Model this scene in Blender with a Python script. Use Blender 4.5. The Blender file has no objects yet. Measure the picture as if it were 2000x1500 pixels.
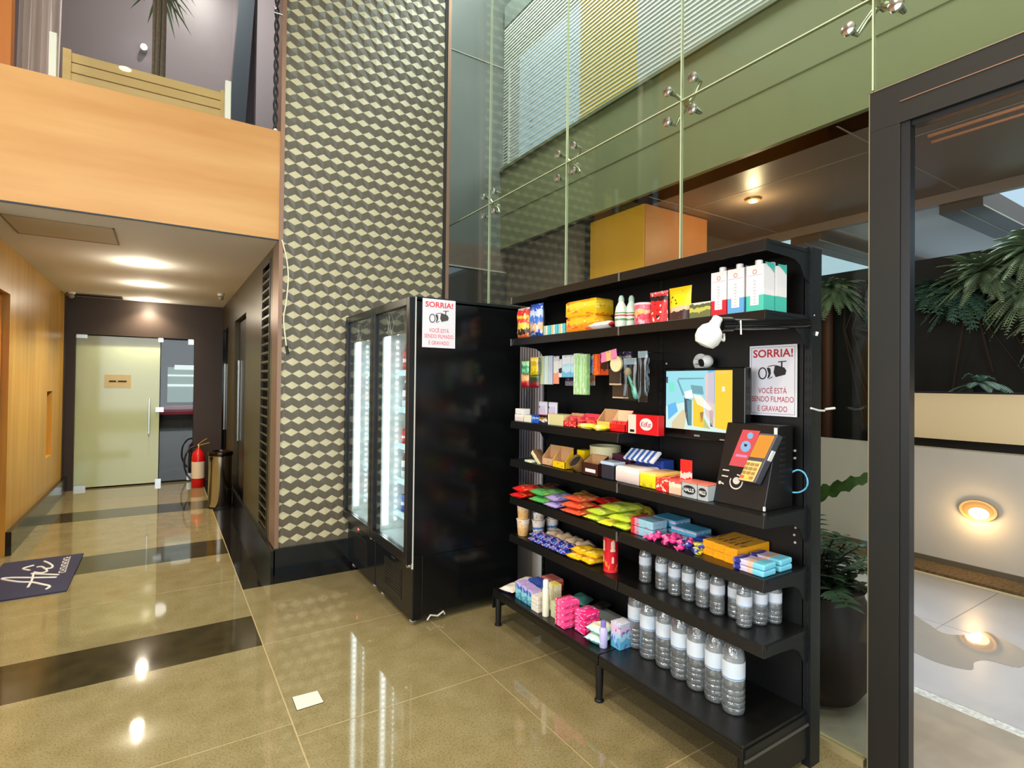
import bpy, math, random
from mathutils import Vector, Matrix
random.seed(7)
SC = bpy.context.scene
COL = SC.collection
PI = math.pi

# ------------------------------------------------------------------ camera, world, light, exposure
CAM_YAW, CAM_PITCH, CAM_ROLL = 0.5685629, 0.01183075, 0.01129819
fwd = Vector((math.sin(CAM_YAW)*math.cos(CAM_PITCH), math.cos(CAM_YAW)*math.cos(CAM_PITCH), math.sin(CAM_PITCH)))
r0 = Vector((math.cos(CAM_YAW), -math.sin(CAM_YAW), 0)); u0 = r0.cross(fwd)
rgt = r0*math.cos(CAM_ROLL)+u0*math.sin(CAM_ROLL); upv = -r0*math.sin(CAM_ROLL)+u0*math.cos(CAM_ROLL)
cd = bpy.data.cameras.new('camera'); cam = bpy.data.objects.new('camera', cd); COL.objects.link(cam)
cd.sensor_width = 36; cd.lens = 1052.1/2000*36; cd.shift_x = 0.00415; cd.shift_y = -0.0068; cd.clip_start = 0.05; cd.clip_end = 300
cam.matrix_world = Matrix(((rgt.x, upv.x, -fwd.x, 0), (rgt.y, upv.y, -fwd.y, 0), (rgt.z, upv.z, -fwd.z, 1.5), (0, 0, 0, 1)))
SC.camera = cam
SC.view_settings.view_transform = 'Standard'; SC.view_settings.look = 'None'
SC.view_settings.exposure = 0.0; SC.view_settings.gamma = 1; SC.view_settings.use_curve_mapping = False
w = bpy.data.worlds.new('overcast_sky'); SC.world = w; w.use_nodes = True
bg = w.node_tree.nodes['Background']; bg.inputs[0].default_value = (0.52, 0.72, 0.86, 1); bg.inputs[1].default_value = 1.0
SC.cycles.max_bounces = 10; SC.cycles.transparent_max_bounces = 16; SC.cycles.transmission_bounces = 8
SC.cycles.glossy_bounces = 5; SC.cycles.diffuse_bounces = 4
SC.cycles.sample_clamp_indirect = 4; SC.cycles.caustics_refractive = False; SC.cycles.caustics_reflective = False
SC.cycles.use_denoising = True

def lamp(name, kind, loc, power, col=(1, 1, 1), rot=(0, 0, 0), size=None, sy=None, spot=None, blend=0.5, parent=None, r=None):
    d = bpy.data.lights.new(name, kind); d.energy = power; d.color = col
    if kind == 'AREA':
        d.size = size
        if sy: d.shape = 'RECTANGLE'; d.size_y = sy
    if kind == 'SPOT': d.spot_size = spot; d.spot_blend = blend
    if r is not None: d.shadow_soft_size = r
    o = bpy.data.objects.new(name, d); COL.objects.link(o); o.location = loc; o.rotation_euler = rot
    if parent: o.parent = parent
    return o
# daylight through the tall street window behind the photographer
lamp('window_daylight', 'AREA', (-1.6, -4.85, 3.1), 330, (0.93, 0.97, 1.0), (math.radians(90), 0, 0), 6.6, 5.4)
# fill light added out of view on the left to brighten the shelf fronts
lamp('shelf_side_fill', 'AREA', (-5.0, 0.6, 2.4), 330, (0.95, 0.98, 1.0), (0, math.radians(-90), 0), 3.2, 4.2)
# daylight falling down the light well between the glass front and the louvred facade
lamp('light_well_daylight', 'AREA', (3.15, 2.0, 7.6), 760, (0.9, 0.96, 1.0), (0, 0, 0), 1.3, 9.0)

# daylight coming down through the open pergola onto the garden wall and plants
lamp('garden_daylight', 'AREA', (8.0, 0.8, 7.0), 900, (0.92, 0.97, 1.0), (0, math.radians(12), 0), 3.0, 9.0)
# ------------------------------------------------------------------ colour and material helpers
def lin(v):
    v /= 255.0
    return v/12.92 if v <= 0.04045 else ((v+0.055)/1.055)**2.4
def C(r, g, b): return (lin(r), lin(g), lin(b), 1)
MATS = {}
def mat(name, col, rough=0.5, metal=0.0, spec=0.5, emit=None, es=0, var=0.0, scale=20, stretch=(1, 1, 1), bump=0.0, coat=0.0, ior=1.5, col2=None, trans=0.0):
    if name in MATS: return MATS[name]
    m = bpy.data.materials.new(name); m.use_nodes = True; nt = m.node_tree; b = nt.nodes['Principled BSDF']
    b.inputs['Base Color'].default_value = col; b.inputs['Roughness'].default_value = rough; b.inputs['Metallic'].default_value = metal
    b.inputs['Specular IOR Level'].default_value = spec; b.inputs['Coat Weight'].default_value = coat; b.inputs['Coat Roughness'].default_value = 0.05
    b.inputs['IOR'].default_value = ior; b.inputs['Transmission Weight'].default_value = trans
    if emit: b.inputs['Emission Color'].default_value = emit; b.inputs['Emission Strength'].default_value = es
    if var or bump or col2:
        tc = nt.nodes.new('ShaderNodeTexCoord'); mp = nt.nodes.new('ShaderNodeMapping'); mp.inputs['Scale'].default_value = stretch
        nz = nt.nodes.new('ShaderNodeTexNoise'); nz.inputs['Scale'].default_value = scale; nz.inputs['Detail'].default_value = 5
        nt.links.new(tc.outputs['Object'], mp.inputs[0]); nt.links.new(mp.outputs[0], nz.inputs['Vector'])
        if var or col2:
            rp = nt.nodes.new('ShaderNodeValToRGB'); nt.links.new(nz.outputs['Fac'], rp.inputs[0])
            e = rp.color_ramp.elements; e[0].position = 0.32; e[1].position = 0.68
            if col2: e[0].color = col; e[1].color = col2
            else:
                e[0].color = tuple(c*(1-var) for c in col[:3])+(1,); e[1].color = tuple(min(1, c*(1+var)) for c in col[:3])+(1,)
            nt.links.new(rp.outputs[0], b.inputs['Base Color'])
        if bump:
            bp = nt.nodes.new('ShaderNodeBump'); bp.inputs['Strength'].default_value = bump; bp.inputs['Distance'].default_value = 0.01
            nt.links.new(nz.outputs['Fac'], bp.inputs['Height']); nt.links.new(bp.outputs[0], b.inputs['Normal'])
    MATS[name] = m
    return m
def emis(name, col, s): return mat(name, (0, 0, 0, 1), 0.6, emit=col, es=s)
def pack(name, stops, axis='Z', amp=0.06, scale=4, blobs=(), rough=0.35, seed=0.0):
    """printed wrapper: colour bands along one axis of the object, wobbled by noise, plus blotches of ink"""
    if name in MATS: return MATS[name]
    m = bpy.data.materials.new(name); m.use_nodes = True; nt = m.node_tree; b = nt.nodes['Principled BSDF']; L = nt.links
    b.inputs['Roughness'].default_value = rough
    tc = nt.nodes.new('ShaderNodeTexCoord'); sp = nt.nodes.new('ShaderNodeSeparateXYZ'); L.new(tc.outputs['Generated'], sp.inputs[0])
    mp = nt.nodes.new('ShaderNodeMapping'); mp.inputs['Location'].default_value = (seed, seed*1.7, -seed); L.new(tc.outputs['Generated'], mp.inputs[0])
    nz = nt.nodes.new('ShaderNodeTexNoise'); nz.inputs['Scale'].default_value = scale; L.new(mp.outputs[0], nz.inputs['Vector'])
    s1 = nt.nodes.new('ShaderNodeMath'); s1.operation = 'SUBTRACT'; L.new(nz.outputs['Fac'], s1.inputs[0]); s1.inputs[1].default_value = 0.5
    s2 = nt.nodes.new('ShaderNodeMath'); s2.operation = 'MULTIPLY_ADD'; L.new(s1.outputs[0], s2.inputs[0]); s2.inputs[1].default_value = amp*4; L.new(sp.outputs[axis], s2.inputs[2])
    rp = nt.nodes.new('ShaderNodeValToRGB'); rp.color_ramp.interpolation = 'CONSTANT'; L.new(s2.outputs[0], rp.inputs[0])
    e = rp.color_ramp.elements
    e[0].position = 0; e[0].color = stops[0][1]
    if len(stops) > 1: e[1].position = stops[1][0]; e[1].color = stops[1][1]
    else: e[1].color = stops[0][1]
    for p, c in stops[2:]: x = e.new(p); x.color = c
    out = rp.outputs[0]
    for k, (c, sc, th) in enumerate(blobs):
        v = nt.nodes.new('ShaderNodeTexNoise'); v.inputs['Scale'].default_value = sc
        mq = nt.nodes.new('ShaderNodeMapping'); mq.inputs['Location'].default_value = (k*3.1+seed, k*1.3, k*2.2); L.new(tc.outputs['Generated'], mq.inputs[0]); L.new(mq.outputs[0], v.inputs['Vector'])
        g = nt.nodes.new('ShaderNodeMath'); g.operation = 'GREATER_THAN'; g.inputs[1].default_value = th; L.new(v.outputs['Fac'], g.inputs[0])
        mx = nt.nodes.new('ShaderNodeMix'); mx.data_type = 'RGBA'; L.new(g.outputs[0], mx.inputs['Factor']); L.new(out, mx.inputs['A']); mx.inputs['B'].default_value = c
        out = mx.outputs['Result']
    L.new(out, b.inputs['Base Color'])
    MATS[name] = m
    return m
def glass(name, tint=(0.9, 0.95, 0.9, 1), ior=1.5, rough=0.0, gain=1.0):
    """thin pane: straight-through transmission plus Fresnel mirror reflection"""
    if name in MATS: return MATS[name]
    m = bpy.data.materials.new(name); m.use_nodes = True; nt = m.node_tree; nt.nodes.clear(); L = nt.links
    o = nt.nodes.new('ShaderNodeOutputMaterial'); mx = nt.nodes.new('ShaderNodeMixShader'); t = nt.nodes.new('ShaderNodeBsdfTransparent'); t.inputs[0].default_value = tint
    g = nt.nodes.new('ShaderNodeBsdfGlossy'); g.inputs['Roughness'].default_value = rough; f = nt.nodes.new('ShaderNodeFresnel'); f.inputs[0].default_value = ior
    k = nt.nodes.new('ShaderNodeMath'); k.operation = 'MULTIPLY'; k.inputs[1].default_value = gain; k.use_clamp = True
    ge = nt.nodes.new('ShaderNodeNewGeometry'); bf = nt.nodes.new('ShaderNodeMix'); bf.inputs['A'].default_value = ior; bf.inputs['B'].default_value = 1/ior   # same reflectance from either side of the pane
    L.new(ge.outputs['Backfacing'], bf.inputs['Factor']); L.new(bf.outputs['Result'], f.inputs['IOR'])
    L.new(f.outputs[0], k.inputs[0]); L.new(k.outputs[0], mx.inputs[0]); L.new(t.outputs[0], mx.inputs[1]); L.new(g.outputs[0], mx.inputs[2]); L.new(mx.outputs[0], o.inputs[0])
    MATS[name] = m
    return m

# ------------------------------------------------------------------ mesh helpers
class MB:
    def __init__(s): s.v = []; s.f = []; s.m = []
    def add(s, vs, fs, m=0):
        n = len(s.v); s.v += [tuple(v) for v in vs]
        for f in fs: s.f.append(tuple(i+n for i in f)); s.m.append(m)
        return s
    def box(s, x0, x1, y0, y1, z0, z1, m=0):
        return s.add([(x0, y0, z0), (x1, y0, z0), (x1, y1, z0), (x0, y1, z0), (x0, y0, z1), (x1, y0, z1), (x1, y1, z1), (x0, y1, z1)],
                     [(0, 3, 2, 1), (4, 5, 6, 7), (0, 1, 5, 4), (1, 2, 6, 5), (2, 3, 7, 6), (3, 0, 4, 7)], m)
    def hexa(s, p, m=0):   # 8 points: bottom four then top four
        return s.add(p, [(0, 3, 2, 1), (4, 5, 6, 7), (0, 1, 5, 4), (1, 2, 6, 5), (2, 3, 7, 6), (3, 0, 4, 7)], m)
    def lathe(s, prof, c=(0, 0, 0), seg=20, m=0, cap=True):   # prof: (r, z[, m])
        n = len(s.v); cx, cy, cz = c
        for p in prof:
            for i in range(seg):
                a = 2*PI*i/seg; s.v.append((cx+p[0]*math.cos(a), cy+p[0]*math.sin(a), cz+p[1]))
        for j in range(len(prof)-1):
            mm = prof[j+1][2] if len(prof[j+1]) > 2 else m
            for i in range(seg):
                a = n+j*seg+i; b = n+j*seg+(i+1) % seg
                s.f.append((a, b, b+seg, a+seg)); s.m.append(mm)
        if cap:
            s.f.append(tuple(n+i for i in reversed(range(seg)))); s.m.append(m)
            s.f.append(tuple(n+(len(prof)-1)*seg+i for i in range(seg))); s.m.append(prof[-1][2] if len(prof[-1]) > 2 else m)
        return s
    def tube(s, pts, r, seg=8, m=0, close=False):
        pts = [Vector(p) for p in pts]; n = len(s.v); N = len(pts)
        for k, p in enumerate(pts):
            a = pts[max(k-1, 0)]; b = pts[min(k+1, N-1)]; d = (b-a).normalized()
            q = Vector((0, 0, 1)) if abs(d.z) < 0.9 else Vector((1, 0, 0))
            u = d.cross(q).normalized(); v = d.cross(u)
            rr = r[k] if isinstance(r, (list, tuple)) else r
            for i in range(seg):
                t = 2*PI*i/seg; s.v.append(tuple(p+u*rr*math.cos(t)+v*rr*math.sin(t)))
        for k in range(N-1):
            for i in range(seg):
                a = n+k*seg+i; b = n+k*seg+(i+1) % seg
                s.f.append((a, b, b+seg, a+seg)); s.m.append(m)
        s.f.append(tuple(n+i for i in reversed(range(seg)))); s.m.append(m)
        s.f.append(tuple(n+(N-1)*seg+i for i in range(seg))); s.m.append(m)
        return s
    def cord(s, pts, r, seg=8, m=0, sub=5):   # tube through smoothly interpolated points
        P = [Vector(p) for p in pts]; out = []
        for i in range(len(P)-1):
            a, b, c_, d = P[max(i-1, 0)], P[i], P[i+1], P[min(i+2, len(P)-1)]
            for k in range(sub):
                q = k/sub; out.append(0.5*(2*b+(c_-a)*q+(2*a-5*b+4*c_-d)*q*q+(3*b-a-3*c_+d)*q**3))
        return s.tube(out+[P[-1]], r, seg, m)
    def ball(s, c, r, m=0, seg=16, rings=10, zs=1.0):
        prof = [(r*math.sin(PI*k/rings), -r*zs*math.cos(PI*k/rings)) for k in range(rings+1)]
        prof[0] = (1e-4, prof[0][1]); prof[-1] = (1e-4, prof[-1][1])
        return s.lathe(prof, c, seg, m)
    def xf(s, M, i0=0):
        for i in range(i0, len(s.v)): s.v[i] = tuple(M @ Vector(s.v[i]))
        return s
    def build(s, name, mats, parent=None, loc=None, bevel=0, smooth=True, rot=None, ang=35):
        me = bpy.data.meshes.new(name); me.from_pydata(s.v, [], s.f); me.update()
        mats = mats if isinstance(mats, (list, tuple)) else [mats]
        for mm in mats: me.materials.append(mm)
        for p, k in zip(me.polygons, s.m): p.material_index = min(k, len(mats)-1)
        if smooth:
            me.polygons.foreach_set('use_smooth', [True]*len(me.polygons)); me.set_sharp_from_angle(angle=math.radians(ang))
        o = bpy.data.objects.new(name, me); COL.objects.link(o)
        if bevel:
            b = o.modifiers.new('bevel', 'BEVEL'); b.width = bevel; b.segments = 2; b.limit_method = 'ANGLE'
        if parent: o.parent = parent
        if loc: o.location = loc
        if rot: o.rotation_euler = rot
        return o
def tag(o, label, cat, group=None, kind=None):
    o['label'] = label; o['category'] = cat
    if group: o['group'] = group
    if kind: o['kind'] = kind
    return o
def thing(name, label, cat, loc=(0, 0, 0), rz=0, group=None):
    o = bpy.data.objects.new(name, None); o.empty_display_size = 0.05; COL.objects.link(o); o.location = loc; o.rotation_euler = (0, 0, rz)
    return tag(o, label, cat, group)
def struct(name, mb, mats, **k):
    o = mb.build(name, mats, **k)
    if o.parent is None: o['kind'] = 'structure'
    return o
def dup(root, loc, rz=None, label=None, group=None):
    r = root.copy(); COL.objects.link(r); r.location = loc
    if rz is not None: r.rotation_euler = (0, 0, rz)
    if label: r['label'] = label
    if group: r['group'] = group
    for ch in list(root.children):
        c = ch.copy(); COL.objects.link(c); c.parent = r
        for g in list(ch.children):
            d = g.copy(); COL.objects.link(d); d.parent = c
    return r
def box1(name, label, cat, x0, x1, y0, y1, z0, z1, m, group=None, bevel=0.002, rz=0):
    cx, cy = (x0+x1)/2, (y0+y1)/2
    o = MB().box(x0-cx, x1-cx, y0-cy, y1-cy, 0, z1-z0).build(name, m, loc=(cx, cy, z0), bevel=bevel, smooth=False, rot=(0, 0, rz))
    return tag(o, label, cat, group)
FACE_X = Matrix(((0, 0, -1), (-1, 0, 0), (0, 1, 0)))      # letters read by someone looking along +X
FACE_Y = Matrix(((1, 0, 0), (0, 0, -1), (0, 1, 0)))       # letters read by someone looking along +Y
def text(name, body, width, height, at, m, parent=None, face=FACE_X, bold=0.012, depth=0.0006, shear=0):
    cu = bpy.data.curves.new(name, 'FONT'); cu.body = body; cu.align_x = 'LEFT'; cu.offset = bold; cu.extrude = 0; cu.resolution_u = 3; cu.shear = shear
    t = bpy.data.objects.new(name, cu); COL.objects.link(t); bpy.context.view_layer.update()
    me = bpy.data.meshes.new_from_object(t.evaluated_get(bpy.context.evaluated_depsgraph_get()))
    bpy.data.objects.remove(t); bpy.data.curves.remove(cu)
    xs = [v.co.x for v in me.vertices]; ys = [v.co.y for v in me.vertices]
    x0, x1, y0, y1 = min(xs), max(xs), min(ys), max(ys)
    for v in me.vertices:
        p = Vector(((v.co.x-(x0+x1)/2)/(x1-x0)*width, (v.co.y-(y0+y1)/2)/(y1-y0)*height, depth))
        v.co = face @ p
    me.materials.clear(); me.materials.append(m); me.name = name
    o = bpy.data.objects.new(name, me); COL.objects.link(o); o.location = at
    if parent: o.parent = parent
    return o

# ------------------------------------------------------------------ shared materials
M_black = mat('black_powder_coat', C(10, 10, 11), 0.42, spec=0.4, bump=0.08, scale=500)
M_black_gloss = mat('black_gloss_sheet', C(10, 11, 12), 0.15, spec=0.4)
M_bracket = mat('dark_bracket_steel', C(17, 21, 23), 0.4, spec=0.4)
M_deck = mat('shelf_deck_coating', C(15, 15, 14), 0.30, spec=0.5, bump=0.1, scale=300)
M_chrome = mat('chrome', C(196, 200, 196), 0.22, metal=1)
M_white = mat('white_plastic', C(232, 232, 228), 0.35)
M_card = mat('brown_cardboard', C(190, 145, 100), 0.8, var=0.08, scale=15)
M_cream = mat('cream_paper', C(232, 220, 190), 0.6)
M_glass = glass('shop_front_glass', (0.90, 0.94, 0.89, 1), 1.5, gain=0.9)
M_door_glass = glass('fridge_door_glass', (0.93, 0.96, 0.96, 1), 1.45)
M_edge = mat('glass_edge_seal', C(196, 205, 170), 0.3, emit=None)
M_frame = mat('bronze_frame_metal', C(30, 28, 23), 0.5, metal=0.0, spec=0.35, var=0.06, scale=4)
M_copper = mat('copper_edge_trim', C(150, 118, 98), 0.35, metal=0.6)
M_bskirt = mat('black_granite', C(22, 24, 24), 0.16, spec=0.5, var=0.25, scale=60)
M_red = mat('red_print', C(206, 24, 40), 0.4)
M_dkred = mat('dark_red_print', C(178, 16, 40), 0.4)
M_ink = mat('black_ink', C(24, 22, 24), 0.5)
M_signwhite = mat('sign_white', C(222, 222, 232), 0.35)
# ------------------------------------------------------------------ materials of the building
def wood(name, c1, c2, axis, scale=6, rough=0.35, coat=0.0):
    st = {'X': (0.12, 1, 1), 'Y': (1, 0.12, 1), 'Z': (1, 1, 0.06)}[axis]
    return mat(name, c1, rough, col2=c2, scale=scale, stretch=st, coat=coat)
M_beam = wood('horizontal_grain_wood', C(204, 155, 94), C(184, 128, 64), 'X', 5, 0.4)
M_lwood = wood('ribbed_yellow_wood', C(206, 158, 66), C(184, 132, 46), 'Z', 14, 0.3)
M_owood = wood('orange_wood', C(206, 130, 52), C(186, 108, 36), 'Z', 6, 0.4)
M_bronze = mat('olive_bronze_panel', C(70, 60, 34), 0.32, metal=0.35, var=0.08, scale=3)
M_brown = mat('dark_brown_panel', C(52, 38, 28), 0.5, var=0.06, scale=3)
M_ceil = mat('corridor_ceiling_paint', C(228, 226, 222), 0.85)
M_tile = mat('tan_granite_tile', C(140, 127, 92), 0.045, col2=C(128, 115, 78), scale=7, spec=0.55, ior=1.55)
M_tile2 = mat('dark_granite_band', C(62, 54, 34), 0.07, col2=C(50, 44, 28), scale=9, spec=0.5)
M_tile3 = mat('black_granite_border', C(26, 24, 22), 0.06, spec=0.5, var=0.15, scale=30)
M_joint = mat('tile_joint', C(168, 150, 108), 0.4)
nt = M_tile.node_tree   # fine speckle of the granite over the broad clouds
b_ = nt.nodes['Principled BSDF']; src = b_.inputs['Base Color'].links[0].from_socket
tc = nt.nodes.new('ShaderNodeTexCoord'); nz = nt.nodes.new('ShaderNodeTexNoise'); nz.inputs['Scale'].default_value = 130; nz.inputs['Detail'].default_value = 3
nt.links.new(tc.outputs['Object'], nz.inputs['Vector']); rp = nt.nodes.new('ShaderNodeValToRGB'); nt.links.new(nz.outputs['Fac'], rp.inputs[0])
rp.color_ramp.elements[0].position = 0.36; rp.color_ramp.elements[0].color = (0.50, 0.48, 0.42, 1); rp.color_ramp.elements[1].position = 0.5; rp.color_ramp.elements[1].color = (1, 1, 1, 1)
mx = nt.nodes.new('ShaderNodeMix'); mx.data_type = 'RGBA'; mx.blend_type = 'MULTIPLY'; mx.inputs['Factor'].default_value = 0.65
nt.links.new(src, mx.inputs['A']); nt.links.new(rp.outputs[0], mx.inputs['B']); nt.links.new(mx.outputs['Result'], b_.inputs['Base Color'])

# ------------------------------------------------------------------ floor
f = MB()
def fr(x0, x1, y0, y1, m, z=0.0): f.add([(x0, y0, z), (x1, y0, z), (x1, y1, z), (x0, y1, z)], [(0, 1, 2, 3)], m)
ys = [-5, 1.35, 1.80, 3.33, 3.78, 5.25, 5.75, 7.2, 7.7, 9.3]
for i in range(len(ys)-1): fr(-5.2, 0.5, ys[i], ys[i+1], 1 if i % 2 else 0)
fr(0.5, 2.42, -5, 4.28, 0); fr(0.5, 2.42, 4.28, 4.52, 2); fr(0.5, 0.8, 4.52, 9.3, 2)
z = 0.0006
fr(0.497, 0.503, -5, 9.3, 3, z)
for y in (3.33, 2.40, 1.45, 0.5, -0.45): fr(0.503, 2.42, y-0.0025, y+0.0025, 3, z)
for x in (1.44, ): fr(x-0.002, x+0.002, -5, 4.28, 3, z)
for y in (2.5, 0.4, 4.5, 6.5, 8.4): fr(-5.2, 0.497, y-0.002, y+0.002, 3, z)
f.box(-5.2, 2.42, -5, 9.3, -0.2, -0.001, 2)
struct('floor', f, [M_tile, M_tile2, M_tile3, M_joint], smooth=False)
o = MB().add([(0.538, 2.707, 0.002), (0.536, 2.588, 0.002), (0.654, 2.590, 0.002), (0.652, 2.700, 0.002)], [(0, 1, 2, 3)]).add(
    [(0.536, 2.709, 0.0), (0.534, 2.586, 0.0), (0.656, 2.588, 0.0), (0.654, 2.702, 0.0)], [(0, 1, 2, 3)]).build('floor_sticker', mat('pale_sticker', C(212, 208, 192), 0.35), smooth=False)
tag(o, 'small pale square sticker on the shiny tan floor', 'sticker')

# ------------------------------------------------------------------ patterned pillar wall (cube tiles in low relief)
pil = MB()
W = 0.107; S = W/math.sqrt(3); X0, X1, Z0, Z1 = 0.772, 2.145, 0.2, 6.5
D = 0.006; YF = 4.5
def clipz(pts, side, val, ax):
    out = []
    for i in range(len(pts)):
        a, b = pts[i], pts[(i+1) % len(pts)]
        ia = (a[ax]-val)*side >= 0; ib = (b[ax]-val)*side >= 0
        if ia: out.append(a)
        if ia != ib:
            t = (val-a[ax])/(b[ax]-a[ax]); out.append(tuple(a[k]+t*(b[k]-a[k]) for k in range(3)))
    return out
nrow = int((Z1-Z0)/(1.5*S))+3; ncol = int((X1-X0)/W)+3
for r in range(-1, nrow):
    for c in range(-1, ncol):
        cx = X0+0.03+c*W+(W/2 if r % 2 else 0); cz = Z0+0.03+r*1.5*S
        P = [(cx+S*math.cos(math.radians(90+60*k)), YF, cz+S*math.sin(math.radians(90+60*k))) for k in range(6)]
        ce = (cx, YF-D, cz)
        for mi, q in ((0, [P[0], P[1], ce, P[5]]), (1, [P[1], P[2], P[3], ce]), (2, [ce, P[3], P[4], P[5]])):
            for side, val, ax in ((1, X0, 0), (-1, X1, 0), (1, Z0, 2), (-1, Z1, 2)):
                if q: q = clipz(q, side, val, ax)
            if len(q) > 2: pil.add(q, [tuple(range(len(q)))], mi)
pil.box(X0-0.027, 2.19, YF+0.002, 4.75, 0, 6.5, 3)
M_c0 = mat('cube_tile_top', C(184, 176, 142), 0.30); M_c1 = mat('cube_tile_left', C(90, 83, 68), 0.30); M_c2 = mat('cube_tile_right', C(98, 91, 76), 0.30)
struct('wall_patterned', pil, [M_c0, M_c1, M_c2, M_brown], smooth=False)
struct('trim_1', MB().box(0.742, 0.772, 4.488, 4.75, 0.2, 6.5), M_copper, smooth=False)
struct('trim_2', MB().box(2.145, 2.172, 4.49, 4.52, 0.2, 6.5), mat('dark_gap', C(20, 18, 14), 0.6), smooth=False)
struct('trim_3', MB().box(2.172, 2.205, 4.485, 4.55, 0.0, 6.5), M_copper, smooth=False)
struct('baseboard_patterned', MB().box(0.735, 2.3, 4.47, 4.5, 0, 0.2).box(0.715, 0.745, 4.47, 9.3, 0, 0.19), M_bskirt, smooth=False)

# ------------------------------------------------------------------ corridor
rw = MB()
for y0, y1, z0, z1 in ((4.75, 4.88, 0, 2.6), (5.32, 6.45, 0, 2.6), (4.88, 5.32, 2.53, 2.6), (6.45, 7.55, 2.24, 2.6), (7.55, 8.35, 0, 2.6), (8.35, 9.3, 2.24, 2.6), (4.88, 5.32, 0, 0.19)):
    rw.box(0.745, 0.85, y0, y1, z0, z1)
rw.box(0.85, 0.9, 4.75, 9.4, 0, 2.6, 1)
struct('wall_right_corridor', rw, [M_bronze, mat('recess_black', C(12, 10, 9), 0.5)], smooth=False)
dr = thing('door_1', 'tall dark door set in the corridor right wall beside the steel bin', 'door', (0.80, 7.0, 0)); dr['kind'] = 'structure'
del dr['category']; del dr['label']
MB().box(0, 0.04, -0.52, 0.52, 0.0, 2.22).build('door_leaf', mat('near_black_door', C(22, 18, 15), 0.35), dr, smooth=False)
MB().box(-0.03, -0.005, 0.40, 0.42, 0.75, 1.75).build('door_handle', M_chrome, dr, bevel=0.004)
dr2 = dup(dr, (0.80, 8.82, 0)); dr2.name = 'door_2'
dr2.scale = (1, 0.9, 1)
# louvred service grille, a full-height slot with slats
gr = thing('ventilation_grille', 'tall narrow black slatted vent near the mouth of the corridor', 'vent', (0.74, 5.10, 0.19))
MB().box(0.0, 0.02, -0.22, -0.19, 0, 2.34).box(0, 0.02, 0.19, 0.22, 0, 2.34).box(0, 0.02, -0.19, 0.19, 0, 0.03).box(0, 0.02, -0.19, 0.19, 2.31, 2.34).build('frame', mat('grille_black', C(26, 22, 18), 0.4), gr, smooth=False)
g2 = MB()
for k in range(29):
    zz = 0.06+k*0.078; g2.hexa([(0.0, -0.19, zz), (0.05, -0.19, zz-0.03), (0.05, 0.19, zz-0.03), (0.0, 0.19, zz), (0.0, -0.19, zz+0.018), (0.05, -0.19, zz-0.012), (0.05, 0.19, zz-0.012), (0.0, 0.19, zz+0.018)])
g2.build('slats', M_bronze, gr, smooth=False)
# left wall: yellow wood with a door and a recessed pull
lw = MB()
for y0, y1, z0, z1 in ((4.62, 5.0, 0, 2.6), (5.0, 6.09, 2.205, 2.6), (6.09, 7.89, 0, 2.6), (7.89, 8.24, 0, 0.60), (7.89, 8.24, 1.35, 2.6), (8.24, 9.0, 0, 2.6)):
    lw.box(-1.2, -1.1, y0, y1, z0, z1)
lw.box(-1.26, -1.2, 4.62, 9.4, 0, 2.6, 1).box(-1.1-0.1, -1.098, 9.0, 9.3, 0, 2.6, 2)
struct('wall_left_corridor', lw, [M_lwood, M_owood, M_brown], smooth=False)
d3 = thing('door_3', 'x', 'door', (-1.15, 5.55, 0)); d3['kind'] = 'structure'; del d3['category']; del d3['label']
MB().box(-0.02, 0.0, -0.53, 0.53, 0.01, 2.2).build('door_leaf', M_owood, d3, smooth=False)
struct('baseboard_left', MB().box(-1.1, -1.06, 6.09, 9.3, 0, 0.2).box(-1.1, -1.06, 4.62, 5.0, 0, 0.2), M_bskirt, smooth=False)
# corridor ceiling with hatch line
ce = MB().box(-1.26, 0.86, 4.504, 9.4, 2.6, 2.66)
struct('ceiling_corridor', ce, M_ceil, smooth=False)
ht = MB()
hx0, hx1, hy0, hy1 = -0.95, -0.32, 4.86, 5.44
for a in ((hx0, hx1, hy0, hy0+0.012), (hx0, hx1, hy1-0.012, hy1), (hx0, hx0+0.012, hy0, hy1), (hx1-0.012, hx1, hy0, hy1)): ht.box(a[0], a[1], a[2], a[3], 2.596, 2.602)
ht.box(hx0+0.012, hx1-0.012, hy0+0.012, hy1-0.012, 2.598, 2.602, 1)
tag(ht.build('access_hatch', [mat('hatch_seam', C(140, 128, 108), 0.8), mat('hatch_paint', C(206, 194, 172), 0.85)], smooth=False), 'square access hatch seam in the corridor ceiling', 'hatch')
def downlight(name, x, y, zc, label, power, group, spot=2.3, r=0.05, es=30, col=(1.0, 0.88, 0.68), glow=0):
    t = thing(name, label, 'ceiling light', (x, y, zc), 0, group)
    MB().lathe([(r*1.0, -0.002), (r*1.25, -0.004), (r*1.3, 0.0), (r*1.05, 0.0), (r, 0.02)], seg=24, cap=False).build('rim', mat('downlight_rim', C(230, 220, 200), 0.4), t)
    MB().lathe([(0.001, -0.001), (r*0.95, -0.001), (r*0.95, 0.004), (0.001, 0.004)], seg=24).build('bulb', emis('warm_bulb_%d' % es, (1, 0.86, 0.6, 1), es), t)
    if glow: lamp('ceiling_fill', 'POINT', (0, 0, -0.12), glow, col, parent=t, r=0.06)  # point light added below the fitting to brighten the ceiling
    lamp('spot_beam', 'SPOT', (0, 0, -0.03), power, col, (0, 0, 0), spot=spot, blend=0.8, parent=t, r=0.03)
    return t
downlight('ceiling_downlight', -0.19, 6.153, 2.6, 'warm corridor ceiling downlight nearest the wooden balcony beam', 150, 'corridor downlights', glow=9)
downlight('ceiling_downlight', -0.19, 7.504, 2.6, 'middle warm downlight of the three in the corridor ceiling', 150, 'corridor downlights', glow=8)
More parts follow.
